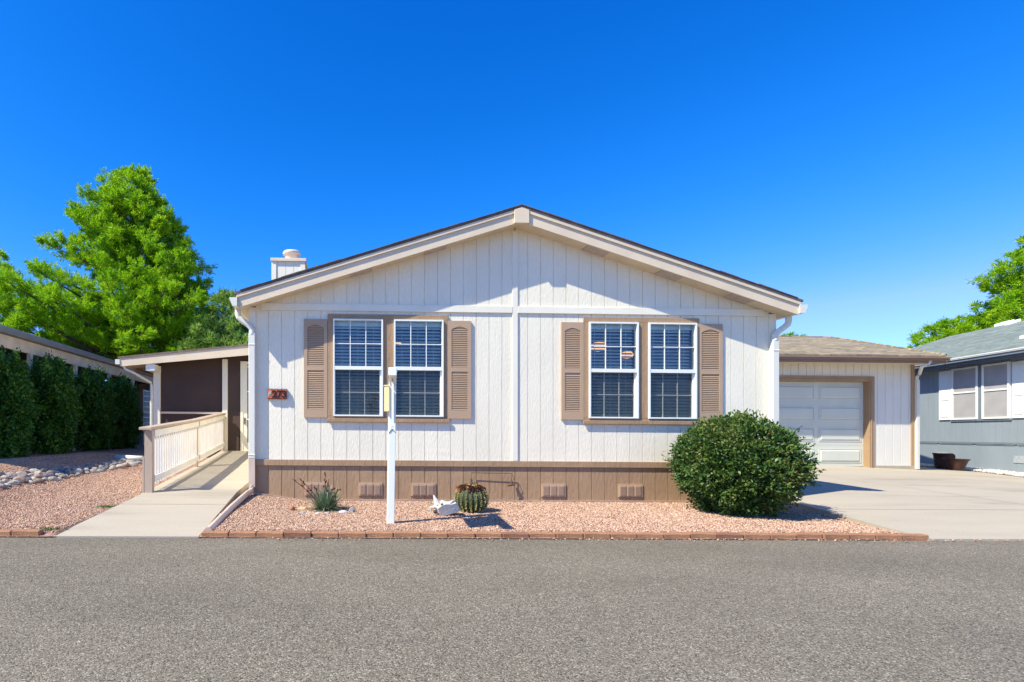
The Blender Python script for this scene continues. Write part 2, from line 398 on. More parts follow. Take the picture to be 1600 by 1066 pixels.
tag(scatter_stones('pink_gravel', [(260, reg(-4.2, 3.7, -2.72, -2.60)), (40, reg(-8.5, -6.0, -2.72, -2.60)), (60, reg(3.8, 5.5, -2.66, -2.61)), (88000, reg(-4.3, 4.2, -2.48, -.02, lambda x, y: x < drv_l(y)-.03 and x > rr_(y)+.02)),
    (60000, reg(-9.2, -5.65, -2.48, 2.2, lambda x, y: x < rl(y)-.02)),
    (11000, reg(-9.2, -5.65, 2.2, 5.3, lambda x, y: x < rl(y)-.02))], M['pinkstone']),
    'pink crushed gravel covering the yard beds', 'gravel', kind='stuff')

# edging bricks along the road
BR = mat('edging_brick', (.44, .215, .10), .85, .2, 5, .6, 60, col2=(.27, .13, .065), fine=.12, finescale=40)
BR2 = mat('edging_brick_dark', (.30, .15, .08), .85, .2, 5, .6, 60, col2=(.21, .09, .045), fine=.12, finescale=40)
protos = []
for k, mt in enumerate((BR, BR, BR2)):
    b = MB(); b.box(-.146, .146, -.05, .05, -.03, .062)
    me = b.build('edging_brick', mt, bevel=.008); protos.append(me)
def place_bricks(x0, x1, group, label, used=[0]):
    x = x0; k = 0
    while x < x1:
        p = protos[(0, 1, 0, 2, 1, 0, 0, 1)[k % 8]]
        o = p if used[0] < 3 and p not in done else p.copy()
        if o is not p: C.objects.link(o)
        else: done.append(p)
        xx = x+.148
        o.location = (xx, -2.53+random.uniform(-.008, .008), -.075-S*xx+random.uniform(-.006, .004))
        o.rotation_euler = (random.uniform(-.03, .03), random.uniform(-.012, .012), random.uniform(-.025, .025))
        tag(o, label, 'brick', group); x += .2985; k += 1
done = []
place_bricks(-4.24, 3.62, 'edging bricks in front of the house', 'red brown edging brick in the row before the house gravel bed')
place_bricks(-8.36, -6.1, 'edging bricks left of the ramp', 'red brown edging brick at the road edge left of the ramp')

# ------------------------------------------------------------------ siding builder
def siding(b, x0, x1, zlo, zhi, y, holes=(), step=.2032, phase=0., gw=.010, gd=.010, m=0):
    """vertical grooved panel facing -y; zlo, zhi functions of x; holes (xa, xb, za, zb)"""
    cuts = {x0, x1}
    k = math.ceil((x0-phase)/step); gr = []
    while phase+k*step < x1:
        c = phase+k*step; gr.append(c); cuts.add(max(x0, c-gw/2)); cuts.add(min(x1, c+gw/2)); k += 1
    for h in holes: cuts.add(h[0]); cuts.add(h[1])
    br = getattr(zhi, 'breaks', ())
    for q in br: cuts.add(q)
    cs = sorted(c for c in cuts if x0-1e-6 <= c <= x1+1e-6)
    prev = None
    for a, c in zip(cs, cs[1:]):
        if c-a < 1e-5: continue
        mid = (a+c)/2; ing = any(abs(mid-q) < gw/2 for q in gr)
        yy = y+gd if ing else y
        segs = [(None, None)]
        hs = sorted([h for h in holes if h[0]-1e-6 <= mid <= h[1]+1e-6], key=lambda h: h[2])
        lo = 'L'; spans = []
        for h in hs: spans.append((lo, h[2])); lo = h[3]
        spans.append((lo, 'H'))
        for s0, s1 in spans:
            za = (zlo(a), zlo(c)) if s0 == 'L' else (s0, s0)
            zb = (zhi(a), zhi(c)) if s1 == 'H' else (s1, s1)
            b.poly([(a, yy, za[0]), (c, yy, za[1]), (c, yy, zb[1]), (a, yy, zb[0])], m)
            if ing:
                b.poly([(a, y, za[0]), (a, yy, za[0]), (a, yy, zb[0]), (a, y, zb[0])], m)
                b.poly([(c, yy, za[1]), (c, y, za[1]), (c, y, zb[1]), (c, yy, zb[1])], m)

# ------------------------------------------------------------------ MAIN HOUSE
HW = 4.16; PITCH = .317; APEX = 4.525; OV = .31; DEEP = 15.0; FH = .205; TIP = 4.28
house = empty('manufactured_home', (0, 0, 0), 'white single storey manufactured home with front gable, tan shutters and tan skirting', 'house')
def hx(px): return X(px, 0)
WZ0, WZ1 = 1.325, 2.835
pairs = [((512, 700), ((520.5, 598), (615, 692)), ((475, 511.5), (699.5, 735.5))), ((910.5, 1091), ((918.5, 995), (1011, 1085.5)), ((876, 910.5), (1089, 1127)))]
holes = []
for sur, wins, shs in pairs:
    for a, c in wins: holes.append((hx(a), hx(c), WZ0, WZ1))
under = lambda x: APEX-.03-FH-PITCH*abs(x)+.03
b = MB()
siding(b, -HW, HW, lambda x: .60, lambda x: 3.0, 0, holes, phase=.0)
gz = lambda x: under(x); gz.breaks = (0.,)
siding(b, -HW+.1, HW-.1, lambda x: 3.0, gz, -.003, (), phase=.0)
# side and back walls
for sx in (-1, 1):
    x = sx*HW
    b.poly([(x, 0, 0), (x, DEEP, 0), (x, DEEP, 3.1), (x, 0, 3.1)])
b.poly([(-HW, DEEP, 0), (HW, DEEP, 0), (HW, DEEP, 3.1), (0, DEEP, 4.4), (-HW, DEEP, 3.1)])
b.build('wall', M['siding'], house)
# dark inside walls behind the windows
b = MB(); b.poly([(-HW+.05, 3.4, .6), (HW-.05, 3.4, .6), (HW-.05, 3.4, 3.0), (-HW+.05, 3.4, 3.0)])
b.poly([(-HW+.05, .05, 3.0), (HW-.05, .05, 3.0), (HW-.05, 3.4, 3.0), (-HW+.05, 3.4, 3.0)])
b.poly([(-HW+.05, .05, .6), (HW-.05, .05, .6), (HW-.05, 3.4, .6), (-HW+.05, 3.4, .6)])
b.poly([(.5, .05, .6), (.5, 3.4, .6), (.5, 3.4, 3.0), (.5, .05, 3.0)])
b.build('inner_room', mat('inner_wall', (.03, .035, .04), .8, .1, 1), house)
# skirting
def zsk(x): return -.08
b = MB(); siding(b, -HW, HW, zsk, lambda x: .60, -.004, (), phase=0)
b.build('skirting', M['tan'], house)
b = MB(); b.box(-HW, HW, -.035, -.005, .55, .642); b.build('skirt_trim', M['tan'], house, bevel=.003)
b = MB()
b.hexa([(-HW+.03, -.045, -.1), (-3.4, -.045, -.1), (-3.4, -.006, -.1), (-HW+.03, -.006, -.1)], [(-HW+.03, -.045, .145), (-3.4, -.045, .03), (-3.4, -.006, .03), (-HW+.03, -.006, .145)])
b.box(-3.39, HW, -.045, -.006, -.1, .03)
b.build('base_board', mat('base_board', (.42, .28, .20), .8, .1, 5), house)
# belt and vertical trims
b = MB(); b.box(-3.97, -.044, -.026, -.004, 2.965, 3.072); b.box(.044, 3.97, -.026, -.004, 2.965, 3.072); b.build('belt_trim', M['trim_white'], house, bevel=.003)
b = MB(); b.box(-.042, .042, -.022, -.005, .645, 4.26); b.build('centre_trim', M['trim_white'], house, bevel=.003)
for sx in (-1, 1):
    b = MB(); x0, x1 = sorted((sx*HW, sx*(HW-.10))); b.box(x0-.004, x1+.004, -.024, -.002, .645, 3.0)
    b.build('corner_trim', M['trim_white'], house)
    b = MB(); b.box(x0-.003, x1+.003, -.022, -.0045, -.05, .549); b.build('skirt_corner', M['tan'], house)
# roof
b = MB()
for sx in (-1, 1):
    def P(x, y, dz): return (sx*x, y, APEX-PITCH*x+dz)
    xt = TIP+.05
    a = [P(0, -OV-.03, -.032), P(xt, -OV-.03, -.032), P(xt, DEEP+.2, -.032), P(0, DEEP+.2, -.032)]
    t = [P(0, -OV-.03, 0), P(xt, -OV-.03, 0), P(xt, DEEP+.2, 0), P(0, DEEP+.2, 0)]
    b.hexa(a, t)
    # ragged shingle edge along the rake
    q = .0
    while q < xt-.3:
        w = .30; dz = random.choice((.006, .014, .010)); 
        aa = [P(q, -OV-.042, .001), P(q+w, -OV-.042, .001), P(q+w, .9, .001), P(q, .9, .001)]
        tt = [P(q, -OV-.042, dz+.004), P(q+w, -OV-.042, dz), P(q+w, .9, dz), P(q, .9, dz+.004)]
        b.hexa(aa, tt); q += w+.003
roof = b.build('roof', M['shingle_dark'], house)
b = MB()
for sx in (-1, 1):
    def P(x, y, dz): return (sx*x, y, APEX-PITCH*x+dz)
    b.hexa([P(.115, -OV, -.033-FH), P(TIP, -OV, -.033-FH), P(TIP, -OV+.03, -.033-FH), P(.115, -OV+.03, -.033-FH)],
           [P(.115, -OV, -.034), P(TIP, -OV, -.034), P(TIP, -OV+.03, -.034), P(.115, -OV+.03, -.034)])
b.build('rake_fascia', M['cream'], house)
b = MB()
for sx in (-1, 1):
    def P(x, y, dz): return (sx*x, y, APEX-PITCH*x+dz)
    b.hexa([P(.115, -OV-.022, -.085), P(TIP+.02, -OV-.022, -.085), P(TIP+.02, -OV-.001, -.085), P(.115, -OV-.001, -.085)],
           [P(.115, -OV-.022, -.035), P(TIP+.02, -OV-.022, -.035), P(TIP+.02, -OV-.001, -.035), P(.115, -OV-.001, -.035)])
b.build('drip_trim', M['cream'], house)
b = MB()
w = .112; zt = APEX-.034
b.prism([(-w, zt-PITCH*w-.20), (w, zt-PITCH*w-.20), (w, zt-PITCH*w), (0, zt), (-w, zt-PITCH*w)], -OV-.035, -OV+.03)
b.build('peak_block', M['cream'], house, bevel=.004)
b = MB()
for sx in (-1, 1):
    def P(x, y, dz): return (sx*x, y, APEX-PITCH*x+dz)
    z = -.033-FH+.025
    b.poly([P(0, -OV+.03, z), P(TIP, -OV+.03, z), P(TIP, .0, z), P(0, .0, z)])
    b.poly([P(HW, 0, z), P(TIP, 0, z), P(TIP, DEEP, z), P(HW, DEEP, z)])
    k = .35
    while k < TIP:      # seams between the soffit boards
        b.hexa([P(k, -OV+.03, z-.003), P(k+.006, -OV+.03, z-.003), P(k+.006, -.004, z-.003), P(k, -.004, z-.003)],
               [P(k, -OV+.03, z-.001), P(k+.006, -OV+.03, z-.001), P(k+.006, -.004, z-.001), P(k, -.004, z-.001)]); k += .41
b.build('soffit', M['cream'], house)
for sx, x in ((1, 1.05), (1, 2.2), (-1, 1.1), (-1, 2.25), (1, 3.3)):
    b = MB(); z = -.033-FH+.014
    def P(x, y, dz): return (sx*x, y, APEX-PITCH*x+dz)
    b.hexa([P(x, -OV+.05, z), P(x+.34, -OV+.05, z), P(x+.34, -.03, z), P(x, -.03, z)], [P(x, -OV+.05, z+.008), P(x+.34, -OV+.05, z+.008), P(x+.34, -.03, z+.008), P(x, -.03, z+.008)])
    b.build('soffit_vent', mat('vent_mesh', (.56, .45, .36), .7, .1, 20), house)
# eave fascia + gutters + downspouts
for sx in (-1, 1):
    b = MB(); x0, x1 = sorted((sx*(TIP+.002), sx*(TIP+.11)))
    zb = APEX-.033-FH-PITCH*TIP+.02; zt = zb+.13
    xa, xb = sx*(TIP+.003), sx*(TIP+.115)
    prof = [(xa, zb), (sx*(TIP+.075), zb), (sx*(TIP+.085), zb+.06), (xb, zb+.10), (xb, zt), (sx*(TIP+.10), zt), (sx*(TIP+.10), zb+.105), (sx*(TIP+.07), zb+.02), (xa+sx*.01, zb+.02), (xa+sx*.01, zt), (xa, zt)]
    if sx < 0: prof = prof[::-1]
    b.prism(prof, -OV-.03, DEEP)
    b.prism([(xa, zb), (sx*(TIP+.075), zb), (xb, zb+.10), (xb, zt-.004), (xa, zt-.004)][::sx], -OV-.034, -OV-.026)
    b.build('gutter', M['gutter'], house)
    b = MB(); xd = sx*4.105; zg = zb
    pts = [(sx*(TIP+.045), -.07, zg+.01), (sx*(TIP+.045), -.07, zg-.07), (sx*(TIP+.03), -.07, zg-.12), (sx*(TIP-.03), -.07, zg-.17), (sx*(4.16), -.07, zg-.235), (xd, -.065, zg-.30), (xd, -.065, zg-.38)]
    b.tube(pts, .047, 8)
    b.box(xd-.05, xd+.05, -.10, -.03, .66, zg-.36)
    for zz in (2.4, .70):
        b.box(xd-.055, xd+.055, -.105, -.028, zz, zz+.03)
    d = b.build('downspout', M['gutter'], house, bevel=.008)
    b = MB()
    if sx < 0:
        b.box(xd-.047, xd+.047, -.097, -.03, .22, .66)
        # elbow and long pipe beside the ramp to the street
        path = [(xd, -.065, .24), (xd-.015, -.11, .15), (xd-.04, -.3, .10), (-4.20, -1.2, .035), (-4.205, -2.42, -.035)]
        path = [(x, y, max(z, z_ramp(y)-.01)) for x, y, z in path]
        b.tube(path, .045, 8)
        pm = mat('pipe_tan', (.62, .48, .37), .5, .08, 4)
    else:
        b.box(xd-.047, xd+.047, -.097, -.03, -.02, .66); pm = M['tan']
    b.build('lower_spout', pm, d)
# chimney
b = MB(); cy = 4.7; x0, x1 = X(425, cy), X(476, cy)
zt = Z(450, 409, cy)
siding(b, x0, x1, lambda x: 2.9, lambda x: zt, cy, (), step=.19, phase=x0+.14)
b.box(x0, x1, cy+.02, cy+.75, 2.9, zt-.001)
b.box(x0-.01, x0+.10, cy-.02, cy-.001, 2.9, zt-.002); b.box(x1-.10, x1+.01, cy-.02, cy-.001, 2.9, zt-.002)
ch = b.build('chimney', M['trim_white'], roof)
b = MB(); b.box(x0-.03, x1+.04, cy-.05, cy+.80, zt, zt+.075); b.build('chimney_cap', M['cream'], ch, bevel=.006)
b = MB(); b.lathe((X(456, cy+.3), cy+.3, zt+.075), [(.17, 0), (.17, .16), (.21, .17), (.225, .22), (.20, .26), (.05, .28), (0, .28)], 20)
b.build('flue_pipe', mat('flue_cream', (.75, .62, .5), .4, .05, 5), ch, smooth=True)
# windows
def window(a, c, parent):
    x0, x1 = hx(a), hx(c); zm = 2.075; b = MB(); fw = .023; y0, y1 = -.062, -.02
    b.box(x0, x0+fw, y0, .04, WZ0, WZ1); b.box(x1-fw, x1, y0, .04, WZ0, WZ1)
    b.box(x0+fw, x1-fw, y0, .04, WZ0, WZ0+fw); b.box(x0+fw, x1-fw, y0, .04, WZ1-fw, WZ1)
    b.box(x0+fw, x1-fw, y0+.004, .03, zm-.028, zm+.028)
    # lower sash is set back a little and narrower
    b.box(x1-fw-.024, x1-fw, y1, .03, WZ0+fw, zm-.028); b.box(x0+fw, x0+fw+.012, y1, .03, WZ0+fw, zm-.028)
    for k in (1, 2):
        xm = x0+fw+(x1-x0-2*fw)*k/3
        b.box(xm-.006, xm+.006, -.034, -.022, zm+.028, WZ1-fw)
        xm -= .012*k/1.5; b.box(xm-.005, xm+.005, .000, .008, WZ0+fw, zm-.028)
    for zz, yy in (((zm+WZ1)/2, -.036), ((zm+WZ0)/2, -.001)):
        if yy < -.01: b.box(x0+fw, x1-fw, yy, -.021, zz-.006, zz+.006)
        else: b.box(x0+fw, x1-fw-.024, yy, .009, zz-.006, zz+.006)
    w = b.build('window', M['vinyl'], parent)
    b = MB(); b.poly([(x0+fw, -.012, zm+.028), (x1-fw, -.012, zm+.028), (x1-fw, -.012, WZ1-fw), (x0+fw, -.012, WZ1-fw)])
    b.poly([(x0+fw, .016, WZ0+fw), (x1-fw, .016, WZ0+fw), (x1-fw, .016, zm-.028), (x0+fw, .016, zm-.028)])
    b.build('pane', M['glass'], w)
    b = MB(); b.poly([(x0+fw, -.010, WZ0+fw), (x1-fw-.03, -.010, WZ0+fw), (x1-fw-.03, -.010, zm-.028), (x0+fw, -.010, zm-.028)])
    b.build('insect_screen', M['bugscreen'], w)
    b = MB(); zz = WZ0+.04; tilt = .030
    while zz < WZ1-.07:
        y = .075; j = random.uniform(-.002, .002)
        b.hexa([(x0+.02, y, zz+j), (x1-.02, y, zz-j), (x1-.02, y+.046, zz+tilt), (x0+.02, y+.046, zz+tilt)],
               [(x0+.02, y, zz+.005+j), (x1-.02, y, zz+.005-j), (x1-.02, y+.046, zz+tilt+.005), (x0+.02, y+.046, zz+tilt+.005)]); zz += .0515
    b.box(x0+.01, x1-.01, .06, .13, WZ1-.09, WZ1-.01)
    for k in (.18, .5, .82):
        xm = x0+(x1-x0)*k; b.box(xm-.0025, xm+.0025, .070, .073, WZ0+.03, WZ1-.09)
    b.build('blind', M['blind'], w)
for sur, wins, shs in pairs:
    b = MB(); xa, xb = hx(sur[0]), hx(sur[1]); za, zb = 1.245, 2.915; y0 = -.032
    cuts = [xa]+[v for a, c in wins for v in (hx(a), hx(c))]+[xb]
    b.box(xa, xb, y0, -.003, za, WZ0); b.box(xa, xb, y0, -.003, WZ1, zb)
    for k in (0, 2, 4): b.box(cuts[k], cuts[k+1], y0, -.003, WZ0, WZ1)
    b.box(xa-.012, xb+.012, y0-.02, y0-.001, za-.012, za+.045)
    b.build('window_surround', M['tan'], house, bevel=.004)
    for a, c in wins: window(a, c, house)
    for a, c in shs:
        b = MB(); x0, x1 = hx(a), hx(c); z0, z1 = 1.30, 2.83; yb = -.034; w = .055
        b.box(x0, x0+w, yb, -.004, z0, z1); b.box(x1-w, x1, yb, -.004, z0, z1)
        rails = [(z0, z0+.13), (z0+.735, z0+.80), (z1-.09, z1)]
        for r0, r1 in rails: b.box(x0+w, x1-w, yb, -.004, r0, r1)
        b.box(x0+w, x1-w, -.014, -.0045, z0+.13, z1-.09)
        for r0, r1 in ((z0+.13, z0+.735), (z0+.80, z1-.09)):
            zz = r0+.004
            while zz < r1-.026:
                b.hexa([(x0+w, -.030, zz), (x1-w, -.030, zz), (x1-w, -.014, zz+.010), (x0+w, -.014, zz+.010)],
                       [(x0+w, -.030, zz+.008), (x1-w, -.030, zz+.008), (x1-w, -.014, zz+.024), (x0+w, -.014, zz+.024)]); zz += .029
        # arched head of the louvre field
        n = 8; xc = (x0+x1)/2; hw_ = (x1-x0)/2-w
        for k in range(n):
            xa_, xb_ = xc-hw_+2*hw_*k/n, xc-hw_+2*hw_*(k+1)/n
            f = lambda x: z1-.09-.045*(abs(x-xc)/hw_)**1.6
            b.hexa([(xa_, yb-.001, f(xa_)), (xb_, yb-.001, f(xb_)), (xb_, -.012, f(xb_)), (xa_, -.012, f(xa_))], [(xa_, yb-.001, z1-.07), (xb_, yb-.001, z1-.07), (xb_, -.012, z1-.07), (xa_, -.012, z1-.07)])
        b.build('shutter', M['shutter'], house)
# crawl space vents
for a, c in ((476, 511), (560, 597), (642, 680), (845, 883), (965, 1003)):
    b = MB(); x0, x1 = hx(a), hx(c); z0, z1 = .085, .29
    b.box(x0, x1, -.022, -.006, z0, z1)
    n = 3; w = (x1-x0-.03)/n
    for k in range(n):
        xa = x0+.02+k*w; b.box(xa, xa+w-.022, -.034, -.0222, z0+.018, z1-.018)
        zz = z0+.03
        while zz < z1-.035: b.box(xa+.008, xa+w-.03, -.038, -.0342, zz, zz+.006); zz += .016
    b.build('crawlspace_vent', M['shutter'], house)
# pipe and tap on the skirting
b = MB(); yp = -.055
xa, xb = hx(735), hx(797)
b.tube([(xa, yp, .16), (xa, yp, .36)], .016, 8); b.tube([(xa, yp, .36), (xa, yp, .457), (xb, yp-.01, .452), (xb, yp-.01, .33)], .006, 6)
b.tube([(xa, yp-.02, .30), (xa+.11, yp-.03, .315)], .007, 6); b.box(xa-.03, xa+.02, yp-.03, yp+.03, .26, .275)
b.tube([(xb, yp-.01, .34), (xb, yp-.02, .26)], .017, 8); b.tube([(xb-.07, yp-.06, .265), (xb+.04, yp-.02, .275)], .014, 8)
b.tube([(xb+.03, yp-.02, .28), (xb+.055, yp-.02, .33), (xb+.01, yp-.01, .44)], .004, 6)
b.build('water_tap', M['steel'], house)

# number plaque
pl = empty('number_plaque', (hx(433), -.02, 1.7), 'red clay tile plaque reading 273 on the white wall left of the shutters', 'house number')
b = MB(); px0_, px1_ = hx(418.5), hx(448.5); z0, z1 = 1.585, 1.735
b.box(px0_, px1_, -.045, -.003, z0-.004, z1+.004)
b.build('plaque_frame', M['black'], pl)
w = (px1_-px0_)/4
for k in range(4):
    b = MB(); b.box(px0_+k*w+.003, px0_+(k+1)*w-.003, -.054, -.0455, z0+.004, z1-.004)
    b.build('tile', M['redtile'], pl, bevel=.002)
b = MB(); b.lathe((0, 0, 0), [(.001, -.05), (.018, -.035), (.026, 0), (.018, .035), (.001, .05)], 12)
b.v = [(px0_+w*.5+x+.25*z, -.056+.1*y, (z0+z1)/2+z) for x, y, z in b.v]
b.build('emblem', M['palegrey'], pl)
for k, ch_ in enumerate('273'):
    cu = bpy.data.curves.new('digit', 'FONT'); cu.body = ch_; cu.size = .150; cu.align_x = 'CENTER'; cu.extrude = .003; cu.offset = .006
    to = bpy.data.objects.new('tmp', cu); C.objects.link(to); dg = bpy.context.evaluated_depsgraph_get(); dg.update()
    me = bpy.data.meshes.new_from_object(to.evaluated_get(dg)); bpy.data.objects.remove(to)
    me.materials.clear(); me.materials.append(M['black']); me.name = 'digit'
    d = bpy.data.objects.new('digit', me); C.objects.link(d); d.parent = pl; d.rotation_euler = (math.pi/2, 0, 0)
    p = Vector(sh((px0_+w*(k+1.5), -.060, z0+.022)))-Vector(pl.location); d.location = p

# lamps inside the rooms
def fixture(px, py, Y, label, r):
    x, z = X(px, Y), Z(px, py, Y)
    e = empty('ceiling_lamp', (x, Y, z), label, 'lamp', 'lit lamps inside the rooms')
    b = MB(); b.lathe((x, Y, z), [(.0, -r*.7), (r*.7, -r*.55), (r, -r*.1), (r*.7, r*.4), (.02, r*.5)], 16); b.build('lamp_shade', M['warm'], e, smooth=True)
    b = MB(); b.tube([(x, Y, z+r*.5), (x, Y, 2.99)], .012, 6); b.build('stem', M['black'], e)
fixture(935, 541, 1.0, 'lit warm ceiling lamp behind the blinds of the window right of the centre trim', .14)
fixture(980, 554, 1.4, 'smaller dim warm lamp behind the same blinds, right of the brighter lamp', .11)
fixture(621, 536, 1.2, 'small dim lamp behind the blinds in the window left of the centre', .07)

# ------------------------------------------------------------------ GARAGE
gar = empty('garage', (8, 5, .3), 'attached white garage with panelled roll-up door and brown shingle hip roof', 'garage')
GY = 5.0; gx1 = X(1427, GY); dx1 = X(1357, GY); dx0 = dx1-4.88; gz0 = .30; dzt = Z(1300, 596, GY); gzt = 3.08
b = MB(); siding(b, 4.1, gx1, lambda x: gz0+.03, lambda x: gzt, GY, [(dx0, dx1, gz0+.03, dzt)], step=.2032, phase=gx1-.12, gw=.016)
b.box(gx1-.02, gx1, GY+.02, GY+7.5, gz0, gzt-.001); b.poly([(4.1, GY+7.5, gz0), (gx1, GY+7.5, gz0), (gx1, GY+7.5, gzt), (4.1, GY+7.5, gzt)])
b.build('wall', mat('garage_siding', (.76, .715, .61), .7, .03, 2, .4, 26, stretch=(1, 1, .35)), gar)
b = MB(); b.box(dx1+.14, gx1+.02, GY-.03, GY+.02, gz0-.1, gz0+.03); b.build('sill', M['concrete'], gar)
b = MB(); tw = .135
b.box(dx1, dx1+tw, GY-.03, GY+.22, gz0-.02, dzt+tw); b.box(dx0-tw, dx0, GY-.03, GY+.22, gz0-.02, dzt+tw); b.box(dx0, dx1, GY-.03, GY+.22, dzt, dzt+tw)
b.box(dx1+.03, dx1+.06, GY-.045, GY-.031, gz0-.02, dzt+.03); b.box(dx0, dx1+.06, GY-.045, GY-.031, dzt+.03, dzt+.06)
b.build('door_frame', M['tan'], gar, bevel=.004)
b = MB(); dy = GY+.14; n = 4; rh = (dzt-gz0-.0)/n
for k in range(n):
    z0 = gz0+k*rh; b.box(dx0, dx1, dy, dy+.04, z0+.004, z0+rh-.004)
    pw = 4.88/4
    for j in range(4):
        xa, xb = dx0+j*pw+.09, dx0+(j+1)*pw-.09; za, zb = z0+.12, z0+rh-.12
        b.hexa([(xa, dy-.001, za), (xb, dy-.001, za), (xb, dy-.001, zb), (xa, dy-.001, zb)][::-1], [(xa+.03, dy-.022, za+.03), (xb-.03, dy-.022, za+.03), (xb-.03, dy-.022, zb-.03), (xa+.03, dy-.022, zb-.03)][::-1])
        for q in ((xa-.02, xb+.02, za-.028, za-.008), (xa-.02, xb+.02, zb+.008, zb+.028)): b.box(q[0], q[1], dy-.010, dy-.0005, q[2], q[3])
        for q in ((xa-.028, xa-.010, za-.028, zb+.028), (xb+.010, xb+.028, za-.028, zb+.028)): b.box(q[0], q[1], dy-.0105, dy-.0006, q[2], q[3])
    b.box(dx0, dx1, dy+.004, dy+.03, z0-.004, z0+.004)
b.build('garage_door', mat('door_white', (.64, .64, .52), .5, .03, 2), gar)
b = MB(); b.box(gx1-.07, gx1+.012, GY-.025, GY-.001, gz0, gzt); b.build('corner_trim', M['tan'], gar)
# roof
ex = X(1478, GY-.55); ez = 3.06; ey = GY-.55; ry = 8.6; rz = Z(1260, 526.5, ry); rx = X(1296, ry)
b = MB(); bk = 2*ry-ey
tops = [(2.9, ey, ez), (ex, ey, ez), (rx, ry, rz), (2.9, ry, rz)]
def low(p, d=.035): return (p[0], p[1], p[2]-d)
b.hexa([low(p) for p in tops], tops)
t2 = [(ex, ey, ez), (ex, bk, ez), (rx, ry, rz)]; b.poly(t2); b.poly([low((ex, ey, ez), .03), low((ex, bk, ez), .03), (ex, bk, ez), (ex, ey, ez)])
b.poly([(ex, bk, ez), (2.9, bk, ez), (2.9, ry, rz), (rx, ry, rz)])
b.tube([(ex, ey, ez+.005), ((ex+rx)/2, (ey+ry)/2, (ez+rz)/2+.01), (rx, ry, rz+.005)], .03, 6); b.tube([(rx, ry, rz), (4.2, ry, rz)], .03, 6)
b.build('roof', M['shingle'], gar)
b = MB(); b.box(4.2, ex-.02, ey+.03, ey+.06, ez-.165, ez-.037); b.poly([(4.2, ey+.06, ez-.16), (ex-.02, ey+.06, ez-.16), (ex-.02, GY, ez-.16), (4.2, GY, ez-.16)])
b.box(ex-.05, ex-.02, ey+.0605, bk, ez-.165, ez-.037); b.poly([(gx1, GY, ez-.159), (ex-.05, GY, ez-.159), (ex-.05, bk, ez-.159), (gx1, bk, ez-.159)])
b.build('fascia', M['cream'], gar)
b = MB(); b.box(4.2, ex+.05, ey-.05, ey+.029, ez-.135, ez-.085); b.box(4.2, ex+.06, ey-.075, ey+.0285, ez-.084, ez-.05)
b.box(4.2, ex+.02, ey+.012, ey+.0275, ez-.20, ez-.136)
b.build('gutter', M['gutter_brown'], gar)
b = MB(); xs_ = gx1+.05
b.tube([(X(1455, ey), ey+.02, ez-.13), (X(1453, ey), ey+.03, ez-.20), (X(1447, ey), ey+.10, ez-.27), (gx1+.12, GY-.04, ez-.40), (xs_, GY-.04, ez-.48), (xs_, GY-.04, ez-.6)], .036, 8)
b.box(xs_-.038, xs_+.034, GY-.08, GY-.01, gz0-.05, ez-.56)
b.build('downspout', M['gutter'], gar, bevel=.006)

# ------------------------------------------------------------------ COVERED PORCH on the left
PY = 5.4; por = empty('covered_porch', (-6, PY, .57), 'low covered side porch with cream fascia, dark brown screen walls and white door', 'porch')
pxl = X(246, PY); pxm = X(352, PY)
zf_l = Z(190, 560, 4.9); zf_r = Z(387, 540.5, 4.9); xl = X(188, 4.9); xr = -4.2
sl = (zf_r-zf_l)/(X(387, 4.9)-xl)
def zr(x): return zf_l+sl*(x-xl)
b = MB()
b.hexa([(xl-.05, 4.86, zr(xl-.05)), (xr, 4.86, zr(xr)), (xr, 11, zr(xr)), (xl-.05, 11, zr(xl-.05))], [(xl-.05, 4.86, zr(xl-.05)+.04), (xr, 4.86, zr(xr)+.04), (xr, 11, zr(xr)+.04), (xl-.05, 11, zr(xl-.05)+.04)])
b.build('roof', mat('roll_roofing', (.22, .155, .115), .9, .15, 6, .4, 40), por)
b = MB()
b.hexa([(xl, 4.88, zr(xl)-.20), (xr, 4.88, zr(xr)-.24), (xr, 4.92, zr(xr)-.24), (xl, 4.92, zr(xl)-.20)], [(xl, 4.88, zr(xl)-.001), (xr, 4.88, zr(xr)-.001), (xr, 4.92, zr(xr)-.001), (xl, 4.92, zr(xl)-.001)])
b.box(xl, xl+.03, 4.921, 11, zr(xl)-.18, zr(xl)-.002)
b.build('fascia', M['cream'], por)
b = MB()
for k in range(10):
    y = 5.05+.6*k; b.hexa([(xl+.04, y, zr(xl)-.16), (xr, y, zr(xr)-.2), (xr, y+.05, zr(xr)-.2), (xl+.04, y+.05, zr(xl)-.16)], [(xl+.04, y, zr(xl)-.003), (xr, y, zr(xr)-.003), (xr, y+.05, zr(xr)-.003), (xl+.04, y+.05, zr(xl)-.003)])
b.build('rafters', M['cream'], por)
bz = zr(pxl)-.21
b = MB(); b.box(pxl-.13, pxl+.09, 4.93, 11, bz-.16, bz); b.build('beam', M['vinyl'], por, bevel=.004)
for x, w in ((pxl, .085), (pxm, .065)):
    b = MB(); b.box(x-w, x+w, PY-.06, PY+.06, .3, bz-.161 if w > .08 else zr(x)-.2); b.build('post', M['trim_white'], por, bevel=.004)
b = MB(); b.hexa([(pxl+.085, PY, .3), (pxm-.065, PY, .3), (pxm-.065, PY+.03, .3), (pxl+.085, PY+.03, .3)], [(pxl+.085, PY, zr(pxl)-.02), (pxm-.065, PY, zr(pxm)-.02), (pxm-.065, PY+.03, zr(pxm)-.02), (pxl+.085, PY+.03, zr(pxl)-.02)])
dxl = X(376, PY)
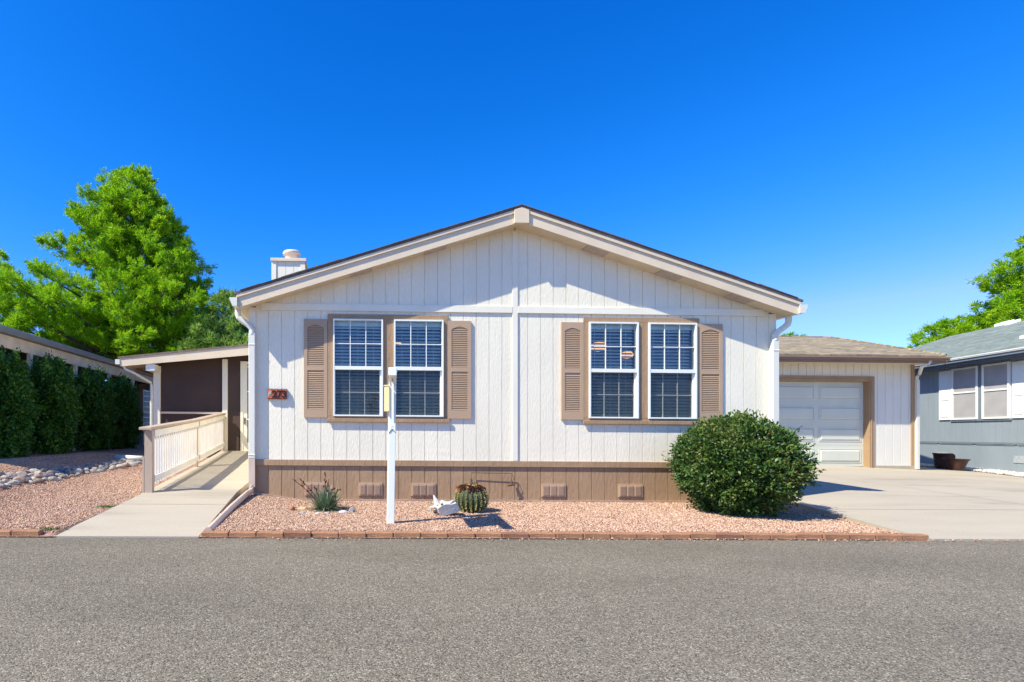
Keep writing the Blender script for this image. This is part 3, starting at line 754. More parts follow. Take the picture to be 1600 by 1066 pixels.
b.hexa([(pxm+.065, PY, .3), (dxl, PY, .3), (dxl, PY+.03, .3), (pxm+.065, PY+.03, .3)], [(pxm+.065, PY, zr(pxm)-.02), (dxl, PY, zr(dxl)-.02), (dxl, PY+.03, zr(dxl)-.02), (pxm+.065, PY+.03, zr(pxm)-.02)])
dzt_ = Z(380, 565, PY)
b.box(dxl, -4.2, PY+.001, PY+.03, dzt_, zr(-4.3)-.03)
b.box(pxl, pxl+.02, PY+.07, 10.9, .3, bz-.17)
b.build('screen_wall', M['screenwall'], por)
b = MB(); zl = Z(300, 645, PY); b.box(pxl+.086, pxm-.066, PY-.05, PY-.001, zl-.03, zl+.02); b.build('ledge', M['cream'], por)
b = MB(); zd0 = .57; b.box(dxl, dxl+.06, PY-.03, PY+.02, zd0, dzt_); b.box(-4.38, -4.32, PY-.03, PY+.02, zd0, dzt_); b.box(dxl+.06, -4.38, PY-.03, PY+.02, dzt_-.06, dzt_)
b.box(dxl+.061, dxl+.17, PY-.015, PY+.02, zd0, dzt_-.061); b.box(-4.5, -4.381, PY-.015, PY+.02, zd0, dzt_-.061)
for f in (0.0, .36, .68, .965): b.box(dxl+.17, -4.5, PY-.0145, PY+.02, zd0+(dzt_-zd0-.07)*f+.0, zd0+(dzt_-zd0-.07)*f+(.22 if f == 0 else .03))
dr = b.build('door', M['trim_white'], por)
b = MB(); b.poly([(dxl+.17, PY+.01, zd0+.1), (-4.5, PY+.01, zd0+.1), (-4.5, PY+.01, dzt_-.08), (dxl+.17, PY+.01, dzt_-.08)]); b.build('pane', M['dark'], dr)
b = MB(); b.box(dxl+.10, dxl+.125, PY-.04, PY-.016, 1.25, 1.42); b.build('handle', M['black'], dr)
b = MB(); zz = zr(xl)-.17
b.tube([(xl+.06, 4.93, zz), (xl+.1, 4.95, zz-.09), (xl+.25, 5.0, zz-.15), (pxl-.14, PY-.08, bz-.42), (pxl-.12, PY-.09, bz-.5), (pxl-.12, PY-.09, .4)], .035, 8)
b.box(xl-.11, xl-.001, 4.86, 11, zr(xl)-.15, zr(xl)-.03)
b.build('gutter', M['gutter'], por)

# ------------------------------------------------------------------ RAMP RAILING
rail = empty('ramp_railing', (-5.6, 2.5, .3), 'cream wooden railing with close balusters along the concrete ramp', 'railing')
RX = lambda y: lerp(y, [(-.33, X(234, -.33)), (2.6, X(307, 2.6)), (5.4, X(351, 5.4)-.02)])
RYs = [-.33, 2.6, 5.3]
TANP = mat('tan_rail_paint', (.50, .37, .26), .6, .08, 3, .3, 40, stretch=(1, 1, .3)); CRP = mat('cream_rail_paint', (.85, .80, .72), .55, .05, 3, .2, 40)
for k, y in enumerate(RYs):
    b = MB(); w = .055 if k else .06; x = RX(y); zb = z_ramp(y)
    if k == 0:
        b.box(x-w-.005, x+w-.01, y-.04, y+.05, zb-.02, zb+.93); b.box(x-w-.035, x-w-.006, y-.042, y+.048, zb-.04, zb+.50)
        b.hexa([(x-w-.035, y-.042, zb+.50), (x-w-.006, y-.042, zb+.50), (x-w-.006, y+.048, zb+.50), (x-w-.035, y+.048, zb+.50)],
               [(x-w-.012, y-.042, zb+.54), (x-w-.006, y-.042, zb+.54), (x-w-.006, y+.048, zb+.54), (x-w-.012, y+.048, zb+.54)])
    else: b.box(x-w, x+w*.4, y-.045, y+.045, zb-.05, zb+.93)
    b.build('post', TANP, rail, bevel=.004)
b = MB()
for y0, y1 in zip(RYs, RYs[1:]):
    a = y0-.14 if y0 < 0 else y0
    def q(y, o, z): return (RX(max(y, -.33))+o, y, z_ramp(max(y, -.33))+z)
    b.hexa([q(a, -.11, .935), q(a, .075, .935), q(y1, .075, .935), q(y1, -.11, .935)], [q(a, -.11, .975), q(a, .075, .975), q(y1, .075, .975), q(y1, -.11, .975)])
b.build('handrail', TANP, rail, bevel=.004)
for y0, y1 in zip(RYs, RYs[1:]):
    b = MB()
    a, c = y0+.05, y1-.045
    b.hexa([q(a, .030, .83), q(a, .060, .83), q(c, .060, .83), q(c, .030, .83)], [q(a, .030, .93), q(a, .060, .93), q(c, .060, .93), q(c, .030, .93)])
    b.build('top_rail', CRP, rail)
    b = MB(); b.hexa([q(a, .030, .15), q(a, .060, .15), q(c, .060, .15), q(c, .030, .15)], [q(a, .030, .24), q(a, .060, .24), q(c, .060, .24), q(c, .030, .24)])
    b.build('bottom_rail', CRP, rail)
    n = int((c-a)/.125)
    for k in range(n):
        y = a+(k+.5)*(c-a)/n; x = RX(y); zb = z_ramp(y)
        b = MB(); b.box(x-.012, x+.029, y-.026, y+.026, zb+.10, zb+.925); b.build('baluster', CRP, rail)

# ------------------------------------------------------------------ LEFT NEIGHBOUR
nb = empty('neighbour_carport', (-9.4, 5, .5), 'long cream and grey eaved porch of the next home with dark interior behind hedge', 'house')
NX = -10.1; nz = 3.27
b = MB(); b.box(NX-4.5, NX+.02, 0, 15.5, nz, nz+.05); b.build('roof', M['shingle_grey'], nb)
b = MB(); prof = [(NX+.02, nz-.10), (NX+.10, nz-.10), (NX+.14, nz-.02), (NX+.14, nz+.03), (NX+.02, nz+.03)]
b.prism(prof, 0, 15); b.box(NX+.139, NX+.15, 0, 15, nz+.0, nz+.03)
b.build('gutter', mat('grey_gutter', (.24, .27, .26), .4, .06, 2), nb)
b = MB(); b.box(NX-.08, NX+.0, 0, 15, nz-.40, nz-.12); b.build('beam', mat('aged_cream', (.86, .64, .36), .7, .12, 3), nb)
b = MB(); b.box(NX+.0, NX+.019, 0, 15, nz-.115, nz-.001); b.build('fascia', M['bluedark'], nb)
for pxp in (47, 118, 170, 207):
    u = (pxp-PX0)/F; # post y where the eave plane is seen
    y = None
    for k in range(400):
        y = -2+k*.05
        if X(pxp, y) < NX-.04 and X(pxp, y+.05) <= X(pxp, y) and abs(X(pxp, y)-(NX-.04)) < .03: break
    best = min((abs(X(pxp, -2+k*.05)-(NX-.04)), -2+k*.05) for k in range(320))[1]
    b = MB(); b.box(NX-.085, NX+.005, best-.05, best+.05, .35, nz-.401); b.build('post', M['cream'], nb)
b = MB(); b.poly([(NX-2.6, -3, .3), (NX-2.6, 14, .3), (NX-2.6, 14, nz), (NX-2.6, -3, nz)]); b.box(NX-2.6, NX-.3, 15.1, 15.15, .3, nz-.02)
b.build('wall', mat('beige_wall', (.36, .29, .22), .8, .08, 2), nb)
tr_y = 11.9
b = MB(); x0, x1 = NX-.02, NX+.02
for k in range(9): b.box(NX-.012, NX+.012, tr_y-.02+k*.14, tr_y+.0+k*.14, .5, 2.6)
for k in range(11): b.box(NX+.0125, NX+.03, tr_y-.05, tr_y+1.2, .55+k*.2, .57+k*.2)
tr = b.build('trellis', M['vinyl'], None, origin=(NX, tr_y, .5)); tag(tr, 'white lattice trellis at the far end of the left hedge', 'trellis')

# ------------------------------------------------------------------ RIGHT NEIGHBOUR
e_ = Vector((.259, .966, 0)); n_ = Vector((.966, -.259, 0)); P0 = Vector((14.3, 4.95, 0))
def W(t, off, z): p = P0+e_*t+n_*off; return (p.x, p.y, z)
def t_at(px, off=0):
    best = None
    lo, hi = -4., 6.
    def pxo(t):
        x, y, z = W(t, off, 0); d = (x-CX)*st+(y-CY)*ct; return PX0+F*((x-CX)*ct-(y-CY)*st)/d
    for k in range(50):
        m = (lo+hi)/2
        if pxo(m) > px: lo = m
        else: hi = m
    return m
def zat(px, py, off=0):
    x, y, _ = W(t_at(px, off), off, 0); d = (x-CX)*st+(y-CY)*ct; return EYE+(H0-py)*d/F+S*x
def wbox(b, t0, t1, o0, o1, z0, z1, m=0):
    b.hexa([W(t0, o0, z0), W(t1, o0, z0), W(t1, o1, z0), W(t0, o1, z0)], [W(t0, o0, z1), W(t1, o0, z1), W(t1, o1, z1), W(t0, o1, z1)], m)
bh = empty('blue_house', tuple(P0), 'blue grey sided house with white shutters and grey shingle roof beside the garage', 'house')
zs = zat(1500, 693); zev = 3.18; b0z = .13
wins = [(1489.5, 1530), (1537, 1580)]; wz0, wz1 = zat(1535, 655), zat(1535, 571)
b = MB()
tt = -5.0
while tt < 8:
    wbox(b, tt, tt+.193, 0, .05, zs+.03, zev); wbox(b, tt+.193, tt+.203, .008, .05, zs+.03, zev); tt += .203
wbox(b, -5, 8, 7.9, 8, 0, zev)
b.build('wall', M['blue'], bh)
b = MB(); tt = -5.0
while tt < 8: wbox(b, tt, tt+1.21, -.0, .05, b0z-.4, zs-.03); wbox(b, tt+1.21, tt+1.22, .006, .05, b0z-.4, zs-.03); tt += 1.22
b.build('skirting', M['blue'], bh)
b = MB(); wbox(b, -5, 8, -.02, .0, zs+.0, zs+.05); tt = -5.
while tt < 8: wbox(b, tt+.05, tt+1.17, -.012, .049, zs-.029, zs-.004, 1); tt += 1.22
wbox(b, -5, 8, -.015, .0, b0z-.1, b0z+.05)
b.build('belt_trim', [M['bluedark'], M['bluedark']], bh)
for a, c in ((1460, 1480), (1585, 1604)):
    b = MB(); t0, t1 = t_at(c), t_at(a); wbox(b, t0, t1, -.015, -.001, b0z+.30, b0z+.48); b.build('crawlspace_vent', mat('vent_pale', (.42, .44, .43), .6, .1, 20), bh)
for a, c in wins:
    t0, t1 = t_at(c), t_at(a); b = MB(); w = .045
    wbox(b, t0, t0+w, -.05, -.001, wz0, wz1); wbox(b, t1-w, t1, -.05, -.001, wz0, wz1); wbox(b, t0+w, t1-w, -.05, -.001, wz0, wz0+w); wbox(b, t0+w, t1-w, -.05, -.001, wz1-w, wz1)
    zm = (wz0+wz1)/2+.03; wbox(b, t0+w, t1-w, -.048, -.001, zm-.02, zm+.02)
    wn = b.build('window', M['vinyl'], bh)
    b = MB(); wbox(b, t0+w, t1-w, -.03, -.02, wz0+w, wz1-w); b.build('insect_screen', M['mesh_alu'], wn)
b = MB(); t0, t1 = t_at(1582), t_at(1487)
wbox(b, t0, t1, -.03, -.0015, wz0-.05, wz0-.001); wbox(b, t_at(1537), t_at(1530), -.028, -.0015, wz0, wz1); b.build('window_surround', M['bluedark'], bh)
for a, c in ((1469, 1488), (1583.5, 1606)):
    t0, t1 = t_at(c), t_at(a); b = MB(); wbox(b, t0, t1, -.035, -.001, wz0, wz1-.02)
    for f0, f1 in ((.06, .33), (.39, .60), (.66, .94)): wbox(b, t0+.07, t1-.07, -.045, -.0355, wz0+(wz1-wz0)*f0, wz0+(wz1-wz0)*f1-.02)
    b.build('shutter', M['vinyl'], bh, bevel=.006)
b = MB(); RO = 4.2; rzz = zev+.08+.36*(RO+.4)
b.hexa([W(-5.3, -.4, zev+.02), W(8.2, -.4, zev+.02), W(8.2, RO, rzz-.06), W(-5.3, RO, rzz-.06)], [W(-5.3, -.4, zev+.08), W(8.2, -.4, zev+.08), W(8.2, RO, rzz), W(-5.3, RO, rzz)])
b.hexa([W(-5.3, RO, rzz-.06), W(8.2, RO, rzz-.06), W(8.2, 2*RO+.4, zev+.02), W(-5.3, 2*RO+.4, zev+.02)], [W(-5.3, RO, rzz), W(8.2, RO, rzz), W(8.2, 2*RO+.4, zev+.08), W(-5.3, 2*RO+.4, zev+.08)])
rf = b.build('roof', M['shingle_grey'], bh)
for px, off, sz in ((1574, 3.9, .12), (1410, 4.1, .2), (1598, .7, .10)):
    b = MB(); t0 = t_at(px, off); zz = zev+.08+.36*(off+.4)
    b.hexa([W(t0-sz, off, zz), W(t0+sz, off, zz), W(t0+sz, off+.28, zz+.10), W(t0-sz, off+.28, zz+.10)], [W(t0-sz, off, zz+.09), W(t0+sz, off, zz+.09), W(t0+sz, off+.28, zz+.19), W(t0-sz, off+.28, zz+.19)])
    b.build('roof_vent', M['vinyl'], rf, bevel=.01)
b = MB(); wbox(b, -5.3, 8.2, -.53, -.41, zev+.0, zev+.025); wbox(b, -5.3, 8.2, -.54, -.528, zev+.0255, zev+.055); wbox(b, -5.3, 8.2, -.50, -.41, zev-.07, zev-.001, 1)
b.build('gutter', [M['gutter'], M['bluedark']], bh)
b = MB(); wbox(b, -5.3, 8.2, -.409, -.38, zev-.15, zev+.018); b.poly([W(-5.3, -.38, zev-.10), W(8.2, -.38, zev-.10), W(8.2, 0, zev-.10), W(-5.3, 0, zev-.10)])
b.build('fascia', mat('slate_fascia', (.10, .13, .16), .6, .1, 3), bh)
# white stone strip at its foot
def zstrip(t): return z_drive(4.95+.966*t)-.135+.03
b = MB(); b.poly([W(-6, -.75, zstrip(-6)), W(8, -.65, zstrip(8)), W(8, 0.02, zstrip(8)), W(-6, .02, zstrip(-6))])
tag(b.build('stone_bed', M['soil_far']), kind='structure')
P = []
for k in range(7000):
    t = random.uniform(-3, 3.5); o = random.uniform(-.62, -.02); P.append(W(t, o, zstrip(t)+.008))
P = np.array(P); n = len(P); V = OCT[None]*rng.uniform(.015, .035, (n, 1, 1))*rng.uniform(.7, 1.3, (n, 6, 1)); V += P[:, None, :]; V[..., 2] -= S*V[..., 0]
o = np_mesh('white_gravel', V.reshape(-1, 3), (OF[None]+(np.arange(n)*6)[:, None, None]).reshape(-1, 3), M['whitestone'])
tag(o, 'white stone strip along the foot of the blue house', 'gravel', kind='stuff')
# broken clay planters
def planter(pxa, pxb, ya, yb, off, name, label, tilt, tall):
    t = t_at((pxa+pxb)/2, off); x, y, _ = W(t, off, 0); z0 = z_drive(y)-.125*min(1, (x-10)/3.7)+.012
    d = (x-CX)*st+(y-CY)*ct; wpx = (pxb-pxa)*d/F; h = (yb-ya)*d/F
    b = MB()
    if tall:
        prof = [(.36, 0), (.40, .1), (.44, .5), (.46, .9), (.50, .93), (.50, 1.0), (.42, 1.0), (.40, .9), (.36, .2), (.0, .18)]
    else: prof = [(.26, 0), (.30, .08), (.40, .6), (.47, .9), (.52, .92), (.52, 1.0), (.44, 1.0), (.40, .85), (.25, .25), (.0, .22)]
    b.lathe((x, y, z0), [(r*wpx, zz*h) for r, zz in prof], 20)
    if tall:      # one side of the rim is broken away
        b.v = [(vx, vy, min(vz, z0+h*(1-.42*max(0, (vx-x)/(.5*wpx))**1.5))) for vx, vy, vz in b.v]
    o = b.build(name, M['terracotta'], None, origin=(x, y, z0), smooth=True); o.rotation_euler = (0, tilt, 0)
    tag(o, label, 'planter')
planter(1462, 1487, 715, 739, -.72, 'clay_planter', 'taller dark brown clay planter with broken rim by the blue house', 0, True)
planter(1480, 1508, 724, 742, -.95, 'clay_planter', 'low wide dark brown clay bowl planter in front of the broken one', .06, False)

# ------------------------------------------------------------------ REAL ESTATE POST
spx, spy = X(610, -1.9), -1.9
sp = empty('sign_post', (spx, spy, -.03), 'white vinyl real estate sign post with swing arm and flyer box', 'sign post')
b = MB(); zt = Z(613, 583, spy); w = .043
dl = X(613.5, spy)-X(610, spy)
def pp(z): f = (z+.03)/(zt+.03); return spx+dl*f
b.hexa([(pp(-.05)-w, spy-w, -.05), (pp(-.05)+w, spy-w, -.05), (pp(-.05)+w, spy+w, -.05), (pp(-.05)-w, spy+w, -.05)], [(pp(zt)-w, spy-w, zt), (pp(zt)+w, spy-w, zt), (pp(zt)+w, spy+w, zt), (pp(zt)-w, spy+w, zt)])
b.box(pp(zt)-w-.008, pp(zt)+w+.008, spy-w-.008, spy+w+.008, zt+.001, zt+.02)
b.build('post', M['vinyl'], sp, bevel=.004)
ux, uy = CX-pp(zt), CY-spy; L_ = math.hypot(ux, uy); ux, uy = ux/L_, uy/L_; vx, vy = -uy, ux
def A(d, o, z): return (pp(zt)+ux*d+vx*o, spy+uy*d+vy*o, z)
def abox(b, d0, d1, o0, o1, z0, z1): b.hexa([A(d0, o0, z0), A(d1, o0, z0), A(d1, o1, z0), A(d0, o1, z0)][::-1], [A(d0, o0, z1), A(d1, o0, z1), A(d1, o1, z1), A(d0, o1, z1)][::-1])
za1 = zt-.055; b = MB(); abox(b, .048, 1.05, -.042, .042, za1-.085, za1); b.build('arm', M['vinyl'], sp, bevel=.004)
b = MB(); abox(b, .12, .76, -.012, .012, za1-.60, za1-.115); pn = b.build('sign_panel', M['vinyl'], sp)
b = MB()
for d in (.22, .68): abox(b, d, d+.012, -.004, .004, za1-.12, za1-.086)
b.build('hanger', M['steel'], pn)
b = MB(); zc = Z(604, 624, spy); xx = pp(zc)-w
b.box(xx-.055, xx-.001, spy-.10, spy+.02, zc-.15, zc+.15); b.box(xx-.065, xx+.0, spy-.105, spy+.025, zc+.151, zc+.165)
b.build('flyer_box', M['sticker'], sp, bevel=.004)
b = MB(); zk = Z(612, 673, spy)
b.tube([(pp(zk)-.04, spy-w-.003, zk-.03), (pp(zk)+.0, spy-w-.004, zk+.02), (pp(zk)+.044, spy-w-.003, zk-.03)], .004, 5); b.build('cable_tie', M['black'], sp)

# ------------------------------------------------------------------ foliage tools
def leaves(name, P, D, ln, wd, mt, parent):
    """one diamond blade per point; P Nx3 design coords, D Nx3 directions"""
    n = len(P); D = D/np.linalg.norm(D, axis=1, keepdims=True)
    rv = rng.normal(size=(n, 3)); s = np.cross(D, rv); s /= np.linalg.norm(s, axis=1, keepdims=True)+1e-9
    up = np.cross(s, D)
    l = ln*rng.uniform(.7, 1.3, (n, 1)); w = wd*rng.uniform(.7, 1.3, (n, 1))
    V = np.stack([P, P+D*l*.5+s*w*.5+up*l*.06, P+D*l, P+D*l*.5-s*w*.5+up*l*.06], 1)
    V[..., 2] -= S*V[..., 0]
    F_ = np.arange(n*4).reshape(n, 4)
    return np_mesh(name, V.reshape(-1, 3), F_, mt, parent)
def clump_points(c, r, n, fill=.55):
    v = rng.normal(size=(n, 3)); v /= np.linalg.norm(v, axis=1, keepdims=True)
    q = (fill+(1-fill)*rng.uniform(0, 1, (n, 1)))*np.array(r)
    return np.array(c)+v*q, v
PINE = leaf_mat('pine_needles', [(0, (.05, .15, .006)), (.3, (.19, .42, .008)), (.65, (.38, .64, .010)), (1, (.62, .70, .03))], .6, .46)
PINE2 = leaf_mat('pine_needles_bluish', [(0, (.08, .18, .03)), (.5, (.22, .40, .06)), (1, (.48, .58, .13))], .6, .5)
HEDGE = leaf_mat('hedge_leaves', [(0, (.016, .062, .008)), (.5, (.05, .15, .018)), (1, (.15, .33, .04))], .45, .2)
BUSH = leaf_mat('bush_leaves', [(0, (.010, .032, .010)), (.35, (.035, .095, .018)), (.55, (.08, .15, .022)), (.76, (.14, .19, .035)), (.92, (.28, .25, .08)), (1, (.30, .14, .06))], .5, .15, .35)

def pine(name, label, base, top, prof, group=None, mt=None, seed=1, nb_=90, blades=330, csize=.42, blade=(.20, .032), density=1.0, view=None):
    """prof: list of (z, left radius, right radius)"""
    r_ = random.Random(seed); bx, by, bz = base
    e = empty(name, base, label, 'tree', group)
    tk = MB(); hgt = top-bz
    pts = [(bx+r_.uniform(-.06, .06)*k, by+r_.uniform(-.05, .05)*k, bz+hgt*k/8*.97) for k in range(9)]
    tk.tube(pts, [.26*(hgt/12)*(1-k/8.3)+.015 for k in range(9)], 9)
    zlo = prof[0][0]
    CP = []
    zz = zlo; i = 0
    LP = [(p[0], p[1]) for p in prof]; RP = [(p[0], p[2]) for p in prof]
    phi = r_.uniform(0, 6)
    for i in range(nb_):
        f = (i+.5)/nb_; z = zlo+(top-.2-zlo)*(f**.85)
        phi += 2.399+r_.uniform(-.3, .3)
        cx_, sy_ = math.cos(phi), math.sin(phi)
        rad = (lerp(z, LP) if cx_ < 0 else lerp(z, RP))
        rad2 = lerp(z, [(p[0], (p[1]+p[2])/2) for p in prof])
        rad = abs(cx_)*rad+abs(sy_)*rad2*.9; rad *= r_.uniform(.78, 1.04)
        start = Vector((bx, by, z-rad*.22-.1)); end = Vector((bx+cx_*rad, by+sy_*rad, z))
        mid = start.lerp(end, .5)+Vector((0, 0, -rad*.06))
        tk.tube([start, mid, end], [.05*rad/3+.012, .03*rad/3+.008, .008], 5)
        nc = max(1, int(rad/(csize*1.05)))
        for k in range(nc):
            g_ = 1-k/(nc+.3)*.85
            p = start.lerp(end, g_); side = r_.uniform(-.28, .28)*rad*.6*(1 if k else .3)
            c = (p.x-sy_*side, p.y+cx_*side, p.z+r_.uniform(-.1, .25)*csize)
            s = csize*r_.uniform(.65, 1.15)*(.85 if k == 0 else 1)
            if rad < 1: s *= .8
            CP.append((c, s))
    CP.append(((bx, by, top-.25), csize*.55))
    Ps, Ds = [], []
    for c, s in CP:
        # each clump is a spray of upswept twigs carrying needles
        nt = 16; out = np.array([c[0]-bx, c[1]-by, 0.]); out /= np.linalg.norm(out)+.3
        for j in range(nt):
            v = np.array([r_.gauss(0, 1), r_.gauss(0, 1), r_.gauss(0, .8)]); v /= np.linalg.norm(v)+1e-6
            d = v*.75+out*.55+np.array([0, 0, .55]); d /= np.linalg.norm(d)
            p0 = np.array(c)+v*s*r_.uniform(.1, .65)*np.array([1, 1, .7]); L_ = s*r_.uniform(.45, .95)
            n = int(blades/nt*density); t = rng.uniform(0, 1, (n, 1))
            P_ = p0+d*L_*t+rng.normal(size=(n, 3))*.018*(1+s)
            Ps.append(P_); Ds.append(d*.8+rng.normal(size=(n, 3))*.55)
    tk.build('trunk', M['bark'], e)
    leaves('crown', np.concatenate(Ps), np.concatenate(Ds), blade[0], blade[1], mt or PINE, e)
    return e
# big pine: profile from the photograph, measured at its own distance
TY = 14.0; tx = X(212, TY)
def pz(y): return Z(212, y, TY)
sc = 22.5/850
pine('pine_tree', 'tall bright green pine rising behind the porch roof', (tx, TY, .5), pz(264),
     [(pz(570), 4.9, 2.2), (pz(520), 4.5, 2.5), (pz(480), 4.8, 2.6), (pz(458), 3.4, 2.7), (pz(436), 1.2, 2.75), (pz(418), 1.5, 2.3), (pz(402), 2.75, 2.0), (pz(370), 1.6, 1.85), (pz(330), 1.85, .95), (pz(295), .75, .42), (pz(264), .12, .2)],
     seed=4, nb_=150, blades=560, csize=.43, blade=(.13, .026))
TY = 11.5; tx = X(-18, TY)
pine('pine_tree', 'pine at the left edge above the grey eave', (tx, TY, .5), Z(0, 388, TY),
     [(2.2, 2.2, 2.6), (3.6, 2.2, 2.7), (4.8, 2.0, 2.2), (5.8, 1.2, 1.2), (Z(0, 388, TY), .2, .2)], seed=9, nb_=50, blades=430, csize=.42, blade=(.15, .026))
TY = 12.2; tx = X(352, TY)
pine('conifer_tree', 'feathery green conifer behind the porch roof next to the house', (tx, TY, .5), Z(346, 455, TY),
     [(2.5, 1.3, 1.4), (4.3, 1.15, 1.3), (5.0, .75, .8), (Z(346, 455, TY), .1, .1)], mt=PINE2, seed=3, nb_=70, blades=150, csize=.32, blade=(.24, .03))
TY = 15.0; tx = X(1640, TY)
pine('pine_tree', 'pine cut by the right edge behind the grey roof', (tx, TY, .4), Z(1640, 355, TY),
     [(3.0, 2.6, 2.5), (6.4, 2.75, 2.5), (7.6, 1.5, 2.3), (8.5, 1.5, 1.6), (Z(1640, 355, TY), .4, .4)], seed=12, nb_=85, blades=430, csize=.42, blade=(.17, .03))
for px, ytop, wpx, lab, sd in ((1484, 500, 30, 'leftmost round bushy treetop above the grey roof', 21), (1524, 492, 30, 'middle bushy treetop above the grey roof', 22), (1560, 482, 20, 'small bushy treetop touching the right edge pine', 23)):
    TY = 17.0+(px-1462)*.01; tx = X(px, TY); zt = Z(px, ytop, TY); w = wpx*25.5/850
    pine('bushy_tree', lab, (tx, TY, .4), zt, [(2.0, w*.9, w*.9), (zt-1.6, w*1.25, w*1.25), (zt-.6, w*.9, w*.9), (zt, .3, .3)], seed=sd, nb_=55, blades=300, csize=.36, blade=(.16, .03), group=None)
TY = 22.0
pine('far_tree', 'tiny treetop showing over the garage roof beside the house', (X(1236, TY), TY, .4), Z(1236, 519, TY), [(2.5, 1.0, 1.0), (Z(1236, 525, TY), .55, .55), (Z(1236, 519, TY), .1, .1)], seed=31, nb_=30, blades=150, csize=.3)

# hedge shrubs on the left
def shrub(name, label, c, rx, ry, h, n, mt, ln, wd, group=None, cat='shrub', bumps=.14, seed=0, clusters=0, z0f=0.0, ex=2.35, taper=0):
    rg = np.random.default_rng(seed); e = empty(name, (c[0], c[1], c[2]), label, cat, group)
    v = rg.normal(size=(n, 3)); v /= np.linalg.norm(v, axis=1, keepdims=True)
    # lumpy superellipsoid
    th_ = np.arctan2(v[:, 1], v[:, 0]); ph = v[:, 2]
    if clusters:
        cc = rg.normal(size=(clusters, 3)); cc /= np.linalg.norm(cc, axis=1, keepdims=True)
        rc = rg.uniform(.86, 1.06, clusters); ci = rg.integers(0, clusters, n)
        v = cc[ci]+rg.normal(size=(n, 3))*.055; ln0 = np.linalg.norm(v, axis=1, keepdims=True); v /= ln0; th_ = np.arctan2(v[:, 1], v[:, 0]); ph = v[:, 2]
    lump = 1+bumps*(np.sin(th_*5+ph*6+seed)*.5+np.sin(th_*9-ph*11+seed*2)*.3+np.sin(ph*17+th_*3)*.25)
    f = (.80+.20*rg.uniform(0, 1, n)**.6)*lump/((np.abs(v)**ex).sum(1)**(1/ex)); f = f*(rc[ci] if clusters else 1); f = f*np.where(rg.uniform(0, 1, n) < .02, 1.09, 1)
    inner = rg.uniform(0, 1, n) < .22; f = np.where(inner, f*rg.uniform(.5, .95, n), f)
    tp = 1-taper*np.abs(ph)**1.5*np.where(ph > 0, .6, 1)
    P_ = np.stack([v[:, 0]*rx*f*tp, v[:, 1]*ry*f*tp, v[:, 2]*h/2*f], 1)+np.array([c[0], c[1], c[2]+h/2*(1+z0f)])
    keep = P_[:, 2] > c[2]+.005; P_ = P_[keep]; v = v[keep]
    D_ = v*.9+rg.normal(size=v.shape)*.75+np.array([0, 0, .25])
    tk = MB(); rr2 = random.Random(seed)
    for k in range(7):
        a = rr2.uniform(0, 6.28); q = rr2.uniform(.3, .75)
        tk.tube([(c[0]+.05*math.cos(a), c[1]+.05*math.sin(a), c[2]-.02), (c[0]+rx*q*.5*math.cos(a), c[1]+ry*q*.5*math.sin(a), c[2]+h*.35), (c[0]+rx*q*math.cos(a), c[1]+ry*q*math.sin(a), c[2]+h*.75)], [.03, .018, .006], 5)
    tk.build('stems', M['bark'], e)
    leaves('foliage', P_, D_, ln, wd, mt, e); return e
hl = ['nearest tall dark green hedge shrub at the left frame edge', 'second tall dark hedge shrub from the left edge', 'third tall dark hedge shrub from the left edge', 'farthest tall dark hedge shrub, beside the white trellis']
for k, (px, y, ytop, r) in enumerate(((8, 2.0, 543, .62), (82, 3.75, 552, .80), (147, 6.3, 572, .82), (190, 8.7, 584, .80))):
    x = NX+.32+(.08 if k else .2); 
    # stand each shrub where its column is seen
    y = min((abs(X(px, q*.05)-x), q*.05) for q in range(0, 300))[1]
    zt = Z(px, ytop, y); z0 = z_ground(x, y)
    shrub('hedge_shrub', hl[k], (x, y, z0), .38, r*(.80+.09*k), (zt-z0)*.88, 24000, HEDGE, .075, .045, 'tall hedge shrubs along the left porch', bumps=.30, clusters=700, ex=2.6, seed=k+40)
# big round shrub in front of the house
bxp = X(1156, -1.05); shrub('round_shrub', 'large rounded green shrub in front of the house right corner', (bxp, -.98, -.03), .74, .78, 1.39, 50000, BUSH, .050, .026, cat='shrub', bumps=.10, clusters=1300, ex=2.15, taper=.12, seed=5, z0f=-.04)
# few loose twigs sticking out of it
e = [o for o in bpy.data.objects if o.name == 'round_shrub'][0]
tw = MB(); PP, DD = [], []
rt = random.Random(2)
for k in range(110):
    a = rt.uniform(0, 6.28); el = rt.uniform(-.35, .8); d = Vector((math.cos(a)*math.cos(el), math.sin(a)*math.cos(el), math.sin(el)))
    p0 = Vector((bxp, -1.02, .62))+Vector((d.x*.75, d.y*.76, d.z*.66)); ln = rt.uniform(.08, .2); p1 = p0+(d+Vector((0, 0, .25)))*ln
    pass
    for q in range(14):
        f = q/14; PP.append(tuple(p0.lerp(p1, f))); DD.append((d.x+rt.uniform(-1, 1), d.y+rt.uniform(-1, 1), d.z+rt.uniform(-.6, 1)))
leaves('twig_leaves', np.array(PP), np.array(DD), .035, .02, BUSH, e)

